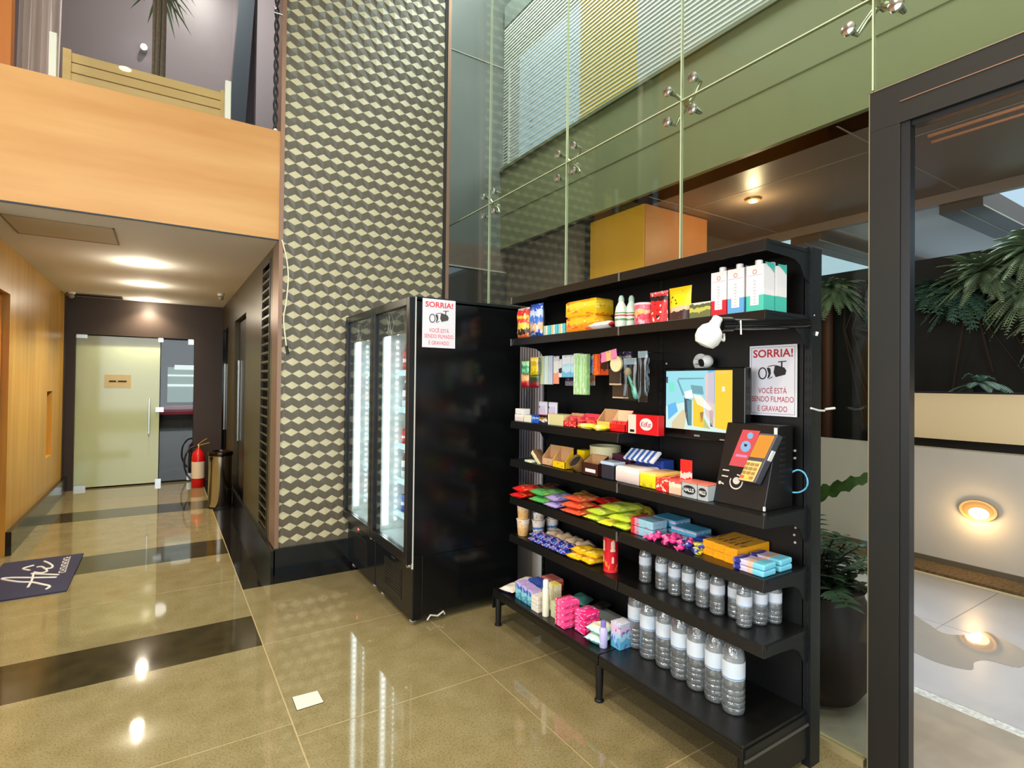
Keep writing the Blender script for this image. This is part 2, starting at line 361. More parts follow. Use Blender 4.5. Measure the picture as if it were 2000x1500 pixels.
downlight('ceiling_downlight', -0.19, 9.0, 2.6, 'warm corridor downlight nearest the frosted glass door', 80, 'corridor downlights', glow=9)
# end wall
ew = MB().box(-1.1, -1.0, 9.2, 9.34, 0, 2.6).box(-1.0, 0.38, 9.2, 9.34, 2.1, 2.6).box(0.38, 0.75, 9.2, 9.34, 0, 2.6)
struct('wall_back_corridor', ew, M_brown, smooth=False)
d4 = bpy.data.objects.new('door_4', None); COL.objects.link(d4); d4.location = (-1.0, 9.27, 0); d4['kind'] = 'structure'
MB().box(0.0, 0.955, -0.006, 0.006, 0.02, 2.09).build('frosted_pane', mat('frosted_green_glass', C(186, 198, 152), 0.12, spec=0.6, coat=0.5, var=0.04, scale=1.2), d4, smooth=False)
MB().box(0.825, 0.845, -0.05, -0.03, 0.72, 1.23).box(0.825, 0.845, -0.04, -0.006, 0.8, 0.82).box(0.825, 0.845, -0.04, -0.006, 1.13, 1.15).build('door_handle', M_chrome, d4, bevel=0.004)
hb = MB()
for a in ((0.0, 0.13, 0.0, 0.05), (0.0, 0.12, 2.05, 2.1), (0.93, 0.99, 2.04, 2.1), (0.92, 0.99, 0.0, 0.07), (1.30, 1.37, 2.02, 2.1), (1.31, 1.37, 0.02, 0.12), (0.91, 1.01, 1.03, 1.10)): hb.box(a[0], a[1], -0.02, 0.02, a[2], a[3])
hb.build('hinge_clamps', M_chrome, d4, smooth=False)
MB().box(0.965, 1.375, -0.005, 0.005, 0.03, 2.08).build('clear_pane', glass('side_pane', (0.9, 0.92, 0.92, 1), 1.5), d4, smooth=False)
nb = thing('door_notice', 'small cream paper notice taped to the frosted glass door', 'notice', (-0.535, 9.262, 1.47))
MB().box(-0.15, 0.15, -0.001, 0, -0.088, 0.088).build('paper', mat('notice_paper', C(214, 198, 150), 0.7), nb, smooth=False)
MB().box(-0.10, -0.02, -0.003, -0.001, -0.012, 0.008).box(0.0, 0.10, -0.003, -0.001, -0.012, 0.008).build('print_line', M_ink, nb, smooth=False)
# room beyond the clear pane
M_far = mat('far_room_dark', C(36, 32, 30), 0.4)
for nm, a in (('wall_far_back', (-1.1, 0.8, 12.0, 12.1, 0, 2.6)), ('wall_far_left', (-1.2, -1.1, 9.34, 12.1, 0, 2.6)), ('wall_far_right', (0.8, 0.9, 9.34, 12.1, 0, 2.6)), ('ceiling_far', (-1.2, 0.9, 9.34, 12.1, 2.6, 2.7)), ('floor_far', (-1.2, 0.9, 9.3, 12.1, -0.1, 0.0))):
    struct(nm, MB().box(*a), M_far, smooth=False)
ct = thing('counter', 'red topped counter seen through the clear pane beside the frosted door', 'counter', (0.2, 10.4, 0))
MB().box(-0.2, 0.4, 0, 0.4, 0.0, 0.93).build('body', mat('counter_grey', C(34, 34, 36), 0.5), ct, smooth=False)
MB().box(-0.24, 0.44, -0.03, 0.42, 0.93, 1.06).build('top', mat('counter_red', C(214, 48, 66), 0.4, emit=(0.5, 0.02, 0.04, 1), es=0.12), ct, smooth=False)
wp = thing('wall_screen', 'pale green and white lit display behind the clear pane', 'screen', (0.26, 11.2, 1.1))
MB().box(-0.2, 0.3, 0, 0.03, 0, 0.62).build('panel', mat('green_lit_panel', C(120, 150, 130), 0.4, emit=(0.35, 0.5, 0.45, 1), es=0.5), wp, smooth=False)
MB().box(-0.2, 0.3, -0.02, 0, 0.28, 0.32).box(-0.1, 0.3, -0.02, 0, 0.58, 0.66).box(-0.2, 0.3, -0.02, 0, 0.46, 0.49).build('strips', emis('white_strip', (0.85, 0.95, 0.9, 1), 1.0), wp, smooth=False)
lamp('upper_floor_fill', 'SPOT', (0.3, 5.3, 6.45), 320, (1.0, 0.93, 0.84), (0, 0, 0), spot=2.7, blend=1.0, r=0.1)  # unseen spot added to brighten the mauve upper wall
lamp('far_room_lamp', 'POINT', (0.0, 10.6, 2.3), 1.5, (1, 0.95, 0.85), r=0.1)
# ceiling gadgets at the end
ac = thing('ceiling_air_outlet', 'dark slotted air outlet in the far end of the corridor ceiling', 'air vent', (-0.78, 8.95, 2.6))
MB().box(-0.29, 0.3, -0.14, -0.12, -0.012, 0).box(-0.29, 0.3, 0.12, 0.14, -0.012, 0).box(-0.29, -0.27, -0.12, 0.12, -0.012, 0).box(0.28, 0.3, -0.12, 0.12, -0.012, 0).build('frame', mat('outlet_grey', C(120, 110, 98), 0.5), ac, smooth=False)
MB().box(-0.27, 0.28, -0.12, 0.12, -0.004, 0).build('slot', M_ink, ac, smooth=False)
def dome(x, y, z, label):
    t = thing('ceiling_camera', label, 'security camera', (x, y, z))
    MB().lathe([(0.035, 0), (0.04, -0.015), (0.03, -0.03)][::-1]).build('mount', M_white, t)
    MB().ball((0, -0.02, -0.055), 0.03).build('camera_ball', mat('grey_plastic', C(150, 140, 125), 0.4), t)
dome(-1.0, 8.75, 2.6, 'little white round camera at the left end of the corridor ceiling')
dome(0.60, 7.75, 2.6, 'little round camera in the ceiling edge above the corridor right wall')

# ------------------------------------------------------------------ fire extinguisher, bin, mat
t = thing('fire_extinguisher', 'red fire extinguisher standing beside the clear pane', 'fire extinguisher', (0.43, 8.70, 0))
MB().lathe([(0.07, 0), (0.082, 0.02), (0.082, 0.42), (0.07, 0.48), (0.035, 0.52), (0.03, 0.54)], seg=24).build('cylinder', mat('extinguisher_red', C(206, 22, 20), 0.25), t)
MB().lathe([(0.0835, 0.13), (0.0835, 0.36)], seg=24).build('instruction_label', mat('label_cream', C(226, 206, 178), 0.5), t)
MB().lathe([(0.02, 0.54), (0.022, 0.58), (0.012, 0.6)]).tube([(0, 0, 0.58), (0.06, -0.03, 0.60), (0.13, -0.06, 0.62)], 0.008).tube([(0, 0, 0.60), (0.05, -0.03, 0.645), (0.1, -0.05, 0.68)], 0.008).build('valve_lever', mat('brass', C(200, 170, 110), 0.3, metal=0.8), t)
MB().cord([(-0.01, -0.02, 0.57), (-0.09, -0.03, 0.56), (-0.155, -0.03, 0.46), (-0.17, -0.03, 0.32), (-0.14, -0.03, 0.2), (-0.09, -0.05, 0.12)], 0.012).build('hose', M_ink, t)
t = thing('waste_bin', 'round stainless steel bin with an open rim standing on the dark floor strip', 'bin', (0.585, 7.22, 0))
M_steel = mat('polished_steel', C(206, 198, 184), 0.12, metal=1)
MB().lathe([(0.118, 0), (0.125, 0.01), (0.125, 0.60), (0.128, 0.61)], seg=36).build('body', M_steel, t)
MB().lathe([(0.128, 0.61), (0.135, 0.625), (0.13, 0.655), (0.09, 0.665), (0.085, 0.64)], seg=36).build('rim', mat('dark_steel', C(70, 62, 52), 0.2, metal=1), t)
MB().lathe([(0.121, -0.0), (0.127, 0.0), (0.127, 0.02)], seg=36).build('base_ring', M_ink, t)
t = thing('door_mat', 'dark blue doormat with white handwritten lettering by the wooden wall', 'doormat', (0, 0, 0))
MB().box(-1.06, -0.55, 4.87, 5.83, 0.0, 0.012).build('pile', mat('navy_pile', C(44, 42, 66), 0.95, bump=0.3, scale=300), t, bevel=0.003, smooth=False)
st = MB()
for s in ([(-0.649, 5.211), (-0.785, 5.282), (-0.928, 5.367), (-0.983, 5.367), (-0.867, 5.234), (-0.781, 5.172), (-0.718, 5.093), (-0.661, 5.013), (-0.673, 4.956)], [(-0.789, 5.065), (-0.793, 5.232), (-0.809, 5.385)], [(-0.823, 5.405), (-0.741, 5.339), (-0.643, 5.269)],
          [(-0.811, 5.432), (-0.761, 5.385), (-0.733, 5.421), (-0.762, 5.51), (-0.786, 5.561), (-0.816, 5.572)], [(-0.792, 5.716), (-0.753, 5.641), (-0.717, 5.545), (-0.72, 5.485), (-0.749, 5.49)], [(-0.844, 5.633), (-0.899, 5.579), (-0.846, 5.5)]):
    st.cord([(x, y, 0.0125) for x, y in s], 0.0075, 6)
st.build('handwritten_name', mat('white_yarn', C(236, 230, 220), 0.8), t)
sm = MB()
for k in range(10):
    y = 5.32+k*0.046; x = -0.655-k*0.002
    sm.box(x, x+0.045, y, y+0.009, 0.012, 0.0135).box(x+(0.018 if k % 2 else 0.0), x+(0.026 if k % 2 else 0.008), y, y+0.03, 0.012, 0.0135).box(x+0.037, x+0.045, y, y+0.03, 0.012, 0.0135)
sm.build('small_lettering', MATS['white_yarn'], t, smooth=False)

# ------------------------------------------------------------------ balcony above the corridor
bm = MB().box(-5.2, 0.742, 4.5, 4.62, 2.603, 3.45)
struct('wall_balcony_front', bm, M_beam, smooth=False)
struct('trim_4', MB().box(-5.2, 0.742, 4.495, 4.503, 2.590, 2.6), M_ink, smooth=False)
mz = MB().box(-5.2, 1.2, 4.62, 9.4, 3.05, 3.1)
struct('floor_balcony', mz, mat('upper_floor', C(90, 84, 84), 0.3), smooth=False)
mv = MB().box(-2.4, 1.9, 6.6, 6.7, 3.1, 6.5).box(1.6, 1.7, 4.75, 6.7, 3.1, 6.5, 1)
struct('wall_upper', mv, [mat('mauve_paint', C(138, 126, 132), 0.35, var=0.04, scale=1), M_brown], smooth=False)
struct('wall_upper_left', MB().box(-5.2, -0.93, 5.0, 5.1, 3.1, 6.5), M_owood, smooth=False)
gb = thing('balustrade_glass', 'clear balcony glass standing on the wooden beam above the corridor', 'glass railing', (0, 4.56, 3.45))
MB().box(-0.60, 0.40, -0.005, 0.005, 0.0, 1.05).build('pane', glass('balustrade_pane', (0.94, 0.96, 0.96, 1), 1.5), gb, smooth=False)
MB().box(-0.66, -0.62, -0.03, 0.03, 0, 0.30).build('post', mat('post_white', C(206, 206, 190), 0.4), gb, bevel=0.003, smooth=False)
MB().box(0.355, 0.395, -0.03, 0.03, 0, 0.30).build('post', MATS['post_white'], gb, bevel=0.003, smooth=False)
t = thing('slatted_planter', 'long planter of pale wooden slats behind the balcony glass', 'planter', (-0.115, 4.95, 3.10))
sl = MB()
for k in range(9): sl.box(-0.47, 0.47, -0.22, -0.19, 0.02+k*0.07, 0.083+k*0.07)
sl.build('slats', wood('pale_slat_wood', C(214, 178, 110), C(196, 156, 84), 'X', 8, 0.45), t, bevel=0.003, smooth=False)
MB().box(-0.50, -0.455, -0.225, -0.185, 0, 0.66).box(0.455, 0.5, -0.225, -0.185, 0, 0.66).box(-0.5, -0.47, -0.19, 0.22, 0, 0.64).box(0.47, 0.5, -0.19, 0.22, 0, 0.64).box(-0.47, 0.47, 0.19, 0.22, 0, 0.64).build('corner_boards', MATS['pale_slat_wood'], t, smooth=False)
MB().box(-0.47, 0.47, -0.19, 0.19, 0.45, 0.6).build('soil', mat('dark_soil', C(36, 38, 44), 0.9, bump=0.5, scale=40), t, smooth=False)
def leafblade(mb, base, dirv, L, wd, droop, n=6, m=0, up=Vector((0, 0, 1))):
    base = Vector(base); d = Vector(dirv).normalized(); side = d.cross(up)
    side = side.normalized() if side.length > 1e-3 else Vector((1, 0, 0))
    pts = []
    for k in range(n+1):
        t = k/n; p = base+d*L*t+Vector((0, 0, -droop*L*t*t)); ww = wd*math.sin(PI*min(1, 0.12+t*0.88))**0.8 if k < n else 0.0005
        pts += [p-side*ww/2, p+side*ww/2]
    mb.add(pts, [(2*k, 2*k+1, 2*k+3, 2*k+2) for k in range(n)], m)
t = thing('potted_palm', 'slim palm with bundled stems rising from the slatted planter', 'palm', (-0.07, 5.0, 3.66))
pm = MB()
for k in range(6):
    a = k*1.05; pm.tube([(0.032*math.cos(a), 0.032*math.sin(a), 0), (0.034*math.cos(a+.3), 0.034*math.sin(a+.3), 0.5), (0.04*math.cos(a+.5), 0.04*math.sin(a+.5), 1.25)], 0.015, 6)
pm.build('stems', mat('palm_trunk', C(96, 76, 56), 0.8, var=0.25, scale=40), t)
pl = MB()
for k in range(70):
    a = random.uniform(0, 2*PI); e = random.uniform(-0.9, 0.7); zz = random.uniform(0.85, 1.25)
    leafblade(pl, (0.03*math.cos(a), 0.03*math.sin(a), zz), (math.cos(a)*math.cos(e), math.sin(a)*math.cos(e), math.sin(e)), random.uniform(0.16, 0.27), 0.020, 0.35)
pl.build('fronds', mat('palm_green', C(84, 112, 66), 0.5), t)
t = thing('curtain', 'white draped curtain hanging beside the orange wood on the balcony', 'curtain', (-0.80, 5.2, 3.1))
cu = MB(); N = 36; zz = [0.35, 0.6, 1.0, 1.6, 2.6]
for j, z_ in enumerate(zz):
    for i in range(N+1):
        u = i/N; cu.v.append((-0.14+0.24*u*(1-0.25*(j == 0))+0.04*(z_-0.35)*0.4, 0.04*math.sin(u*30)+0.02*math.sin(u*13+j), z_))
for j in range(len(zz)-1):
    for i in range(N):
        a = j*(N+1)+i; cu.f.append((a, a+1, a+N+2, a+N+1)); cu.m.append(0)
cb = cu.build('cloth', mat('curtain_white', C(222, 208, 200), 0.8), t)
sd = cb.modifiers.new('thickness', 'SOLIDIFY'); sd.thickness = 0.004
t = thing('leaning_column', 'slanted grey metal column beside the balcony wall', 'column', (0, 6.2, 3.1))
MB().hexa([(0.46, 0, 0), (0.62, 0, 0), (0.62, 0.2, 0), (0.46, 0.2, 0), (0.66, 0, 3.4), (0.80, 0, 3.4), (0.80, 0.2, 3.4), (0.66, 0.2, 3.4)]).build('shaft', mat('slate_blue_metal', C(74, 84, 92), 0.3, metal=0.3), t, smooth=False)
MB().box(0.78, 0.98, 0.05, 0.25, 0, 3.4).build('bright_panel', mat('pale_blue_panel', C(150, 144, 148), 0.2), t, smooth=False)
t = thing('hanging_cable', 'black twisted cable hanging in front of the balcony beside the patterned wall', 'cable', (0.705, 4.52, 3.45))
cb_ = MB()
for ph in (0, PI): cb_.tube([(0.012*math.cos(ph+k*0.9), 0.012*math.sin(ph+k*0.9), k*0.03) for k in range(80)], 0.009, 5)
cb_.build('strands', M_ink, t)
MB().tube([(-0.02, 0, 0.93), (0.04, -0.02, 0.92)], 0.008).ball((-0.015, -0.02, 0.95), 0.012).build('clip', M_chrome, t)
MB().lathe([(0.015, 0), (0.018, 0.012), (0.01, 0.02)]).build('foot', M_white, t)
t = thing('downlight_glare', 'small glowing ball for a downlight glare on the mauve balcony wall behind the palm', 'glare', (-0.22, 6.6, 4.85))
MB().tube([(0, 0, 0), (0, -0.06, 0)], 0.03, 16).build('glare_base', M_white, t)
MB().ball((0, -0.07, 0), 0.025).build('bulb', emis('glare_white', (1, 1, 1, 1), 30), t)  # glowing ball put in for the glare of a downlight
# dangling lead on the patterned wall
t = thing('loose_cable', 'white loose cable dangling down the left edge of the patterned wall', 'cable', (0, 0, 0))
MB().cord([(0.762, 4.484, 2.60), (0.772, 4.482, 2.56), (0.800, 4.482, 2.44), (0.812, 4.482, 2.30), (0.800, 4.482, 2.12), (0.783, 4.482, 2.0), (0.790, 4.482, 1.90), (0.806, 4.482, 1.77)], 0.005).build('wire', M_cream, t)
MB().tube([(0.804, 4.482, 1.775), (0.819, 4.482, 1.71)], 0.011).build('plug', M_ink, t)

struct('window_added', MB().box(-5.28, -5.22, -1.6, -1.54, 0.8, 4.0).box(-5.28, -5.22, 2.74, 2.8, 0.8, 4.0).box(-5.28, -5.22, 0.57, 0.63, 0.8, 4.0).box(-5.28, -5.22, -1.54, 2.74, 0.8, 0.86).box(-5.28, -5.22, -1.54, 2.74, 3.94, 4.0), M_frame, smooth=False)  # frame made up to go with the added fill light on the left
# ------------------------------------------------------------------ the rest of the lobby (behind the photographer)
M_lob = mat('lobby_wall_paint', C(150, 138, 116), 0.6)
struct('wall_left', MB().box(-5.3, -5.2, -5, -1.6, 0, 6.5).box(-5.3, -5.2, 2.8, 5.1, 0, 6.5).box(-5.3, -5.2, -1.6, 2.8, 0, 0.8).box(-5.3, -5.2, -1.6, 2.8, 4.0, 6.5), wood('lobby_wood', C(190, 146, 88), C(170, 124, 66), 'Z', 6), smooth=False)
struct('wall_back', MB().box(-5.2, 2.42, -5.2, -5.0, 0, 0.3).box(-5.2, 2.42, -5.2, -5.0, 6.0, 6.5).box(-5.2, -5.0, -5.2, -5, 0.3, 6).box(1.8, 2.42, -5.2, -5, 0.3, 6).box(-1.65, -1.55, -5.2, -5, 0.3, 6), M_frame, smooth=False)
struct('ceiling_lobby', MB().box(-5.3, 2.42, -5.2, 9.4, 6.5, 6.6), mat('lobby_ceiling_paint', C(190, 178, 158), 0.85), smooth=False)
struct('wall_corridor_left_lobby', MB().box(-5.2, -1.26, 4.5, 4.62, 0, 2.6), M_lob, smooth=False)
for k, (x, y) in enumerate(((-3.2, -1.5), (-3.2, 1.6), (-0.6, -1.5), (-0.6, 1.6), (1.3, 0.2))):
    t = downlight('ceiling_downlight', x, y, 6.5, 'warm round downlight high in the lobby ceiling', 360, 'lobby downlights', spot=2.2, r=0.09, es=20, col=(1.0, 0.88, 0.68))
# ------------------------------------------------------------------ glass shop front (X = 2.36), seams, spider fittings
gw = bpy.data.objects.new('window_1', None); COL.objects.link(gw); gw['kind'] = 'structure'
seams = [4.99, 4.026, 2.96, 1.965, 1.019]
for a, b in zip(seams[1:], seams[:-1]):
    MB().box(2.36, 2.372, a+0.003, b-0.003, 0.03, 3.052).build('pane', M_glass, gw, smooth=False)
    MB().box(2.36, 2.372, a+0.003, b-0.003, 3.058, 6.5).build('pane', M_glass, gw, smooth=False)
MB().box(2.36, 2.372, -0.5, 1.016, 3.058, 6.5).build('pane', M_glass, gw, smooth=False)
MB().box(2.36, 2.372, -0.5, 1.016, 2.68, 3.052).build('pane', M_glass, gw, smooth=False)
MB().box(2.36, 2.372, -3.0, -0.506, 2.68, 6.5).build('pane', M_glass, gw, smooth=False)
sb = MB()
for y in seams[1:]: sb.box(2.357, 2.375, y-0.003, y+0.003, 0.03 if y > 1.02 else 2.68, 6.5)
sb.box(2.357, 2.375, -0.506, -0.5, 2.68, 6.5).box(2.357, 2.375, -3.0, 4.99, 3.052, 3.058)
sb.build('sealed_seam', M_edge, gw, smooth=False)
struct('trim_5', MB().box(2.345, 2.385, 1.04, 4.6, 0.0, 0.03), mat('sill_metal', C(150, 138, 100), 0.4), smooth=False)
M_arm = mat('fitting_steel', C(176, 180, 150), 0.25, metal=0.8)
first = None
labs = ['four armed steel glass fitting nearest the patterned wall', 'four armed steel glass fitting second from the patterned wall', 'four armed steel glass fitting above the middle of the shelves', 'large steel glass fitting at the top right over the door frame']
for y, lb in zip(seams[1:], labs):
    if first is None:
        t = thing('glass_fitting', lb, 'glass fitting', (2.37, y, 3.055), 0, 'steel fittings on the glass front')
        for sy in (-1, 1):
            for sz in (-1, 1):
                a = MB().tube([(0.05, 0, 0), (0.05, sy*0.05, sz*0.045), (0.045, sy*0.085, sz*0.085), (0.004, sy*0.085, sz*0.085)], [0.016, 0.011, 0.010, 0.014], 10).build('arm', M_arm, t)
                MB().tube([(-0.008, sy*0.085, sz*0.085), (-0.020, sy*0.085, sz*0.085), (-0.034, sy*0.085, sz*0.085), (-0.040, sy*0.085, sz*0.085)], [0.018, 0.028, 0.027, 0.014], 16).build('bolt_cap', M_chrome, a)
        MB().tube([(0.03, 0, 0), (0.09, 0, 0)], 0.02, 12).build('hub', M_arm, t)
        first = t
    else: dup(first, (2.37, y, 3.055), 0, lb)

# door portal
pf = thing('door_portal', 'big dark bronze metal door frame standing in the glass front', 'door frame', (2.36, 1.0, 0))
MB().box(-0.02, 0.05, -0.083, 0.022, 0, 2.507).build('post', M_frame, pf, bevel=0.002, smooth=False)
MB().box(-0.02, 0.05, -3.0, 0.022, 2.507, 2.663).box(-0.023, -0.02, -3.0, -0.083, 2.585, 2.589, 1).build('header', [M_frame, M_copper], pf, smooth=False)
MB().box(-0.012, 0.03, -0.113, -0.083, 0, 2.507).box(0.0, 0.05, -3.0, -0.113, 2.49, 2.507).build('inner_jamb', mat('black_jamb', C(20, 22, 26), 0.35), pf, smooth=False)
MB().tube([(0.07, -0.14, 2.455), (0.07, -3.0, 2.455)], 0.006, 8).tube([(0.10, -0.14, 2.44), (0.10, -3.0, 2.44)], 0.005, 8).build('door_track', mat('copper_rail', C(170, 120, 90), 0.2, metal=0.9), pf)
MB().box(-0.0225, -0.020, 0.020, 0.0235, 0, 2.664).box(-0.0225, -0.020, -3.0, 0.0235, 2.661, 2.665).build('bright_edge', mat('edge_highlight', C(150, 140, 115), 0.35, metal=0.5), pf, smooth=False)

# ------------------------------------------------------------------ outside: patio
M_stoneA = mat('taupe_stone', C(136, 126, 112), 0.45, var=0.08, scale=8)
M_stoneB = mat('grey_stone', C(156, 154, 156), 0.28, var=0.06, scale=3)
pa = MB()
pa.box(2.42, 3.15, -4, 6.4, -0.1, -0.004, 0).box(3.22, 5.2, -4, 6.4, -0.1, -0.004, 1).box(3.15, 3.22, -4, 6.4, -0.1, -0.006, 2)
pa.box(5.2, 5.24, -4, 6.4, -0.1, 0.004, 3).box(5.24, 12, -4, 6.4, -0.1, -0.03, 4)
for y in (-1.2, 0.1, 1.4, 2.7, 4.0): pa.box(3.22, 5.2, y, y+0.006, -0.0045, -0.0035, 4)
pa.box(4.2, 4.206, -4, 6.4, -0.0045, -0.0035, 4)
struct('floor_patio', pa, [M_stoneA, M_stoneB, mat('drain_metal', C(176, 176, 170), 0.4, var=0.3, scale=60), mat('kerb_pale', C(196, 186, 160), 0.6), mat('joint_dark', C(136, 128, 118), 0.8)], smooth=False)
o = MB().box(5.26, 5.56, -4, 6.3, -0.03, 0.02).build('gravel_bed', mat('gravel_brown', C(104, 84, 56), 0.9, var=0.45, scale=45, bump=0.6), smooth=False)
tag(o, 'narrow strip of brown gravel at the foot of the garden wall', 'gravel', kind='stuff')
pd = MB(); pp0 = [(4.29, 1.75), (4.15, 1.48), (4.06, 1.36), (4.13, 1.28), (4.31, 1.22), (4.26, 1.10), (4.14, 0.98), (3.92, 0.97), (3.87, 1.09), (3.78, 1.12), (3.66, 1.10), (3.60, 1.22), (3.63, 1.40), (3.66, 1.75)]
pp = []
for i in range(len(pp0)):   # smooth outline through the points
    p = [pp0[(i+d) % len(pp0)] for d in (-1, 0, 1, 2)]
    for q in (0, 0.25, 0.5, 0.75):
        pp.append(tuple(0.5*(2*p[1][a]+(p[2][a]-p[0][a])*q+(2*p[0][a]-5*p[1][a]+4*p[2][a]-p[3][a])*q*q+(3*p[1][a]-p[0][a]-3*p[2][a]+p[3][a])*q**3) for a in (0, 1)))
NP = len(pp)
pd.add([(x, y, -0.002) for x, y in pp]+[(x, y, -0.004) for x, y in pp], [tuple(range(NP))]+[(i, (i+1) % NP, NP+(i+1) % NP, NP+i) for i in range(NP)])
tag(pd.build('puddle', mat('wet_stone', C(126, 122, 118), 0.04, spec=1.0, ior=1.6, coat=1.0), smooth=False), 'wet glossy puddle on the grey patio stones', 'puddle', kind='stuff')
gwall = MB().box(5.58, 5.72, -4, 6.3, -0.03, 0.985).box(5.565, 5.58, -4, 6.3, -0.03, 0.06, 1)
struct('wall_garden', gwall, [mat('grey_render', C(200, 195, 190), 0.6, var=0.04, scale=2), mat('render_foot', C(96, 88, 74), 0.7)], smooth=False)
t = thing('planter_box', 'long cream planter box behind the low grey garden wall', 'planter', (5.9, 0, 0))
MB().box(-0.15, 0.25, -4, 2.2, 1.055, 1.455).build('front_panel', mat('cream_render', C(250, 226, 184), 0.6), t, smooth=False)
MB().box(-0.1, 0.2, -4, 2.2, -0.03, 1.055).build('plinth', mat('planter_plinth', C(30, 24, 18), 0.7), t, smooth=False)
MB().box(-0.12, 0.22, -3.95, 2.15, 1.455, 1.47).build('soil', MATS['dark_soil'], t, smooth=False)
t = thing('wall_light', 'round recessed wall light glowing warm on the grey garden wall', 'wall light', (5.58, 1.625, 0.515)); t.scale = (1, 0.9, 0.62)
MB().tube([(0.0, 0, 0), (-0.03, 0, 0)], [0.14, 0.135], 28).build('ring', mat('light_ring_beige', C(190, 160, 120), 0.5), t)
MB().tube([(-0.031, -0.01, -0.030), (-0.036, -0.01, -0.030)], 0.075, 24).build('bulb', emis('garden_bulb', (1, 0.72, 0.32, 1), 4), t)
MB().tube([(-0.025, 0, 0.0), (-0.031, 0, 0.0)], 0.112, 28).build('reflector', mat('reflector_dish', C(150, 122, 84), 0.5), t)
lamp('wall_light_glow', 'POINT', (-0.12, 0, -0.10), 3.5, (1, 0.66, 0.28), parent=t, r=0.05)
# dark back wall, side wall
M_nite = mat('planted_wall_dark', C(24, 24, 22), 0.7, var=0.4, scale=5)
struct('wall_planted', MB().box(7.2, 7.3, -5, 6.5, -0.1, 2.95), M_nite, smooth=False)
sw = MB().box(2.38, 9.9, 6.5, 6.6, 3.09, 3.4, 0).box(2.38, 9.9, 6.5, 6.6, -0.1, 3.07, 1).box(2.38, 4.2, 6.49, 6.5, 3.07, 3.09, 2).box(2.38, 4.3, 6.5, 6.6, 3.4, 7.5, 3).box(2.38, 4.3, 6.49, 6.5, 5.985, 5.995, 2)
struct('wall_side_outside', sw, [mat('upper_brown', C(92, 78, 66), 0.5), mat('lower_dark', C(44, 38, 32), 0.5), mat('thin_pale_line', C(150, 146, 132), 0.5), mat('grey_cladding', C(84, 88, 82), 0.5, var=0.05, scale=2)], smooth=False)
bp2 = thing('brown_screen', 'tall brown screen standing outside beside the orange wooden box', 'screen', (0, 0, 0))
MB().box(4.1, 4.24, 4.95, 6.48, -0.0, 3.39).build('panel', mat('screen_taupe', C(112, 94, 78), 0.5, var=0.12, scale=3, stretch=(1, 6, 0.3)), bp2, smooth=False)
# orange wooden box under the soffit
t = thing('wooden_kiosk_box', 'tall orange wooden box outside reaching up to the soffit', 'box', (4.2, 3.95, 0))
MB().box(0.003, 1.0, 0.0, 0.85, 0, 3.39).build('side_panel', mat('terracotta_wood', C(200, 126, 72), 0.45, var=0.06, scale=3, stretch=(1, 1, 0.1)), t, smooth=False)
MB().box(-0.012, 0.003, 0.01, 0.84, 0, 3.39).build('front_panel', mat('amber_wood', C(240, 170, 30), 0.4, var=0.05, scale=3, stretch=(1, 1, 0.1)), t, smooth=False)
# soffit, green band, louvres
M_soff = mat('brown_soffit', C(122, 106, 94), 0.42, var=0.04, scale=1)
so = MB().box(4.05, 6.45, -5, 6.5, 3.40, 3.5).box(6.38, 6.45, -5, 6.5, 3.30, 3.40)
for y in (-1.6, 0.2, 2.0, 3.8): so.box(4.1, 6.38, y, y+0.012, 3.397, 3.402, 1)
so.box(4.75, 4.762, -5, 6.5, 3.397, 3.402, 1)
struct('ceiling_patio', so, [M_soff, MATS['thin_pale_line']], smooth=False)
M_green = mat('olive_green_band', C(120, 122, 84), 0.5, var=0.05, scale=1.5)
gbm = MB().box(4.0, 4.3, -5, 6.5, 3.4, 4.50).box(3.996, 4.0, -5, 6.5, 3.86, 3.868, 1).box(3.97, 4.0, -5, 6.5, 4.50, 4.54, 1)
struct('wall_green_band', gbm, [M_green, mat('band_joint', C(96, 100, 66), 0.6)], smooth=False)
lv = thing('louvred_facade', 'high wall of thin pale horizontal slats seen up through the glass', 'facade', (4.0, 0, 4.54))
M_slat = mat('slat_pale', C(206, 206, 196), 0.5)
s2 = MB()
for k in range(44):
    z_ = 0.01+k*0.045; s2.hexa([(0.0, -4.5, z_), (0.014, -4.5, z_+0.004), (0.014, 6.45, z_+0.004), (0.0, 6.45, z_), (0.0, -4.5, z_+0.018), (0.014, -4.5, z_+0.018), (0.014, 6.45, z_+0.018), (0.0, 6.45, z_+0.018)])
s2.build('slats', M_slat, lv, smooth=False)
s3 = MB()
for y0, y1, m in ((-4.5, 3.90, 0), (3.90, 4.80, 1), (4.80, 6.45, 2)):
    if m == 2: s3.box(0.016, 0.05, y0, y1, 1.42, 2.2, 2).box(0.016, 0.05, 6.35, 6.45, 0, 1.42, 2)
    else: s3.box(0.016, 0.05, y0, y1, 0, 2.2, m)
s3.build('backing', [mat('backing_white', C(206, 206, 210), 0.6), mat('backing_yellow', C(232, 196, 56), 0.6), mat('backing_green_grey', C(176, 186, 176), 0.6)], lv, smooth=False)
MB().box(0.0, 0.2, -4.5, 6.45, 2.0, 2.3).build('head_beam', mat('head_grey', C(100, 108, 100), 0.5), lv, smooth=False)
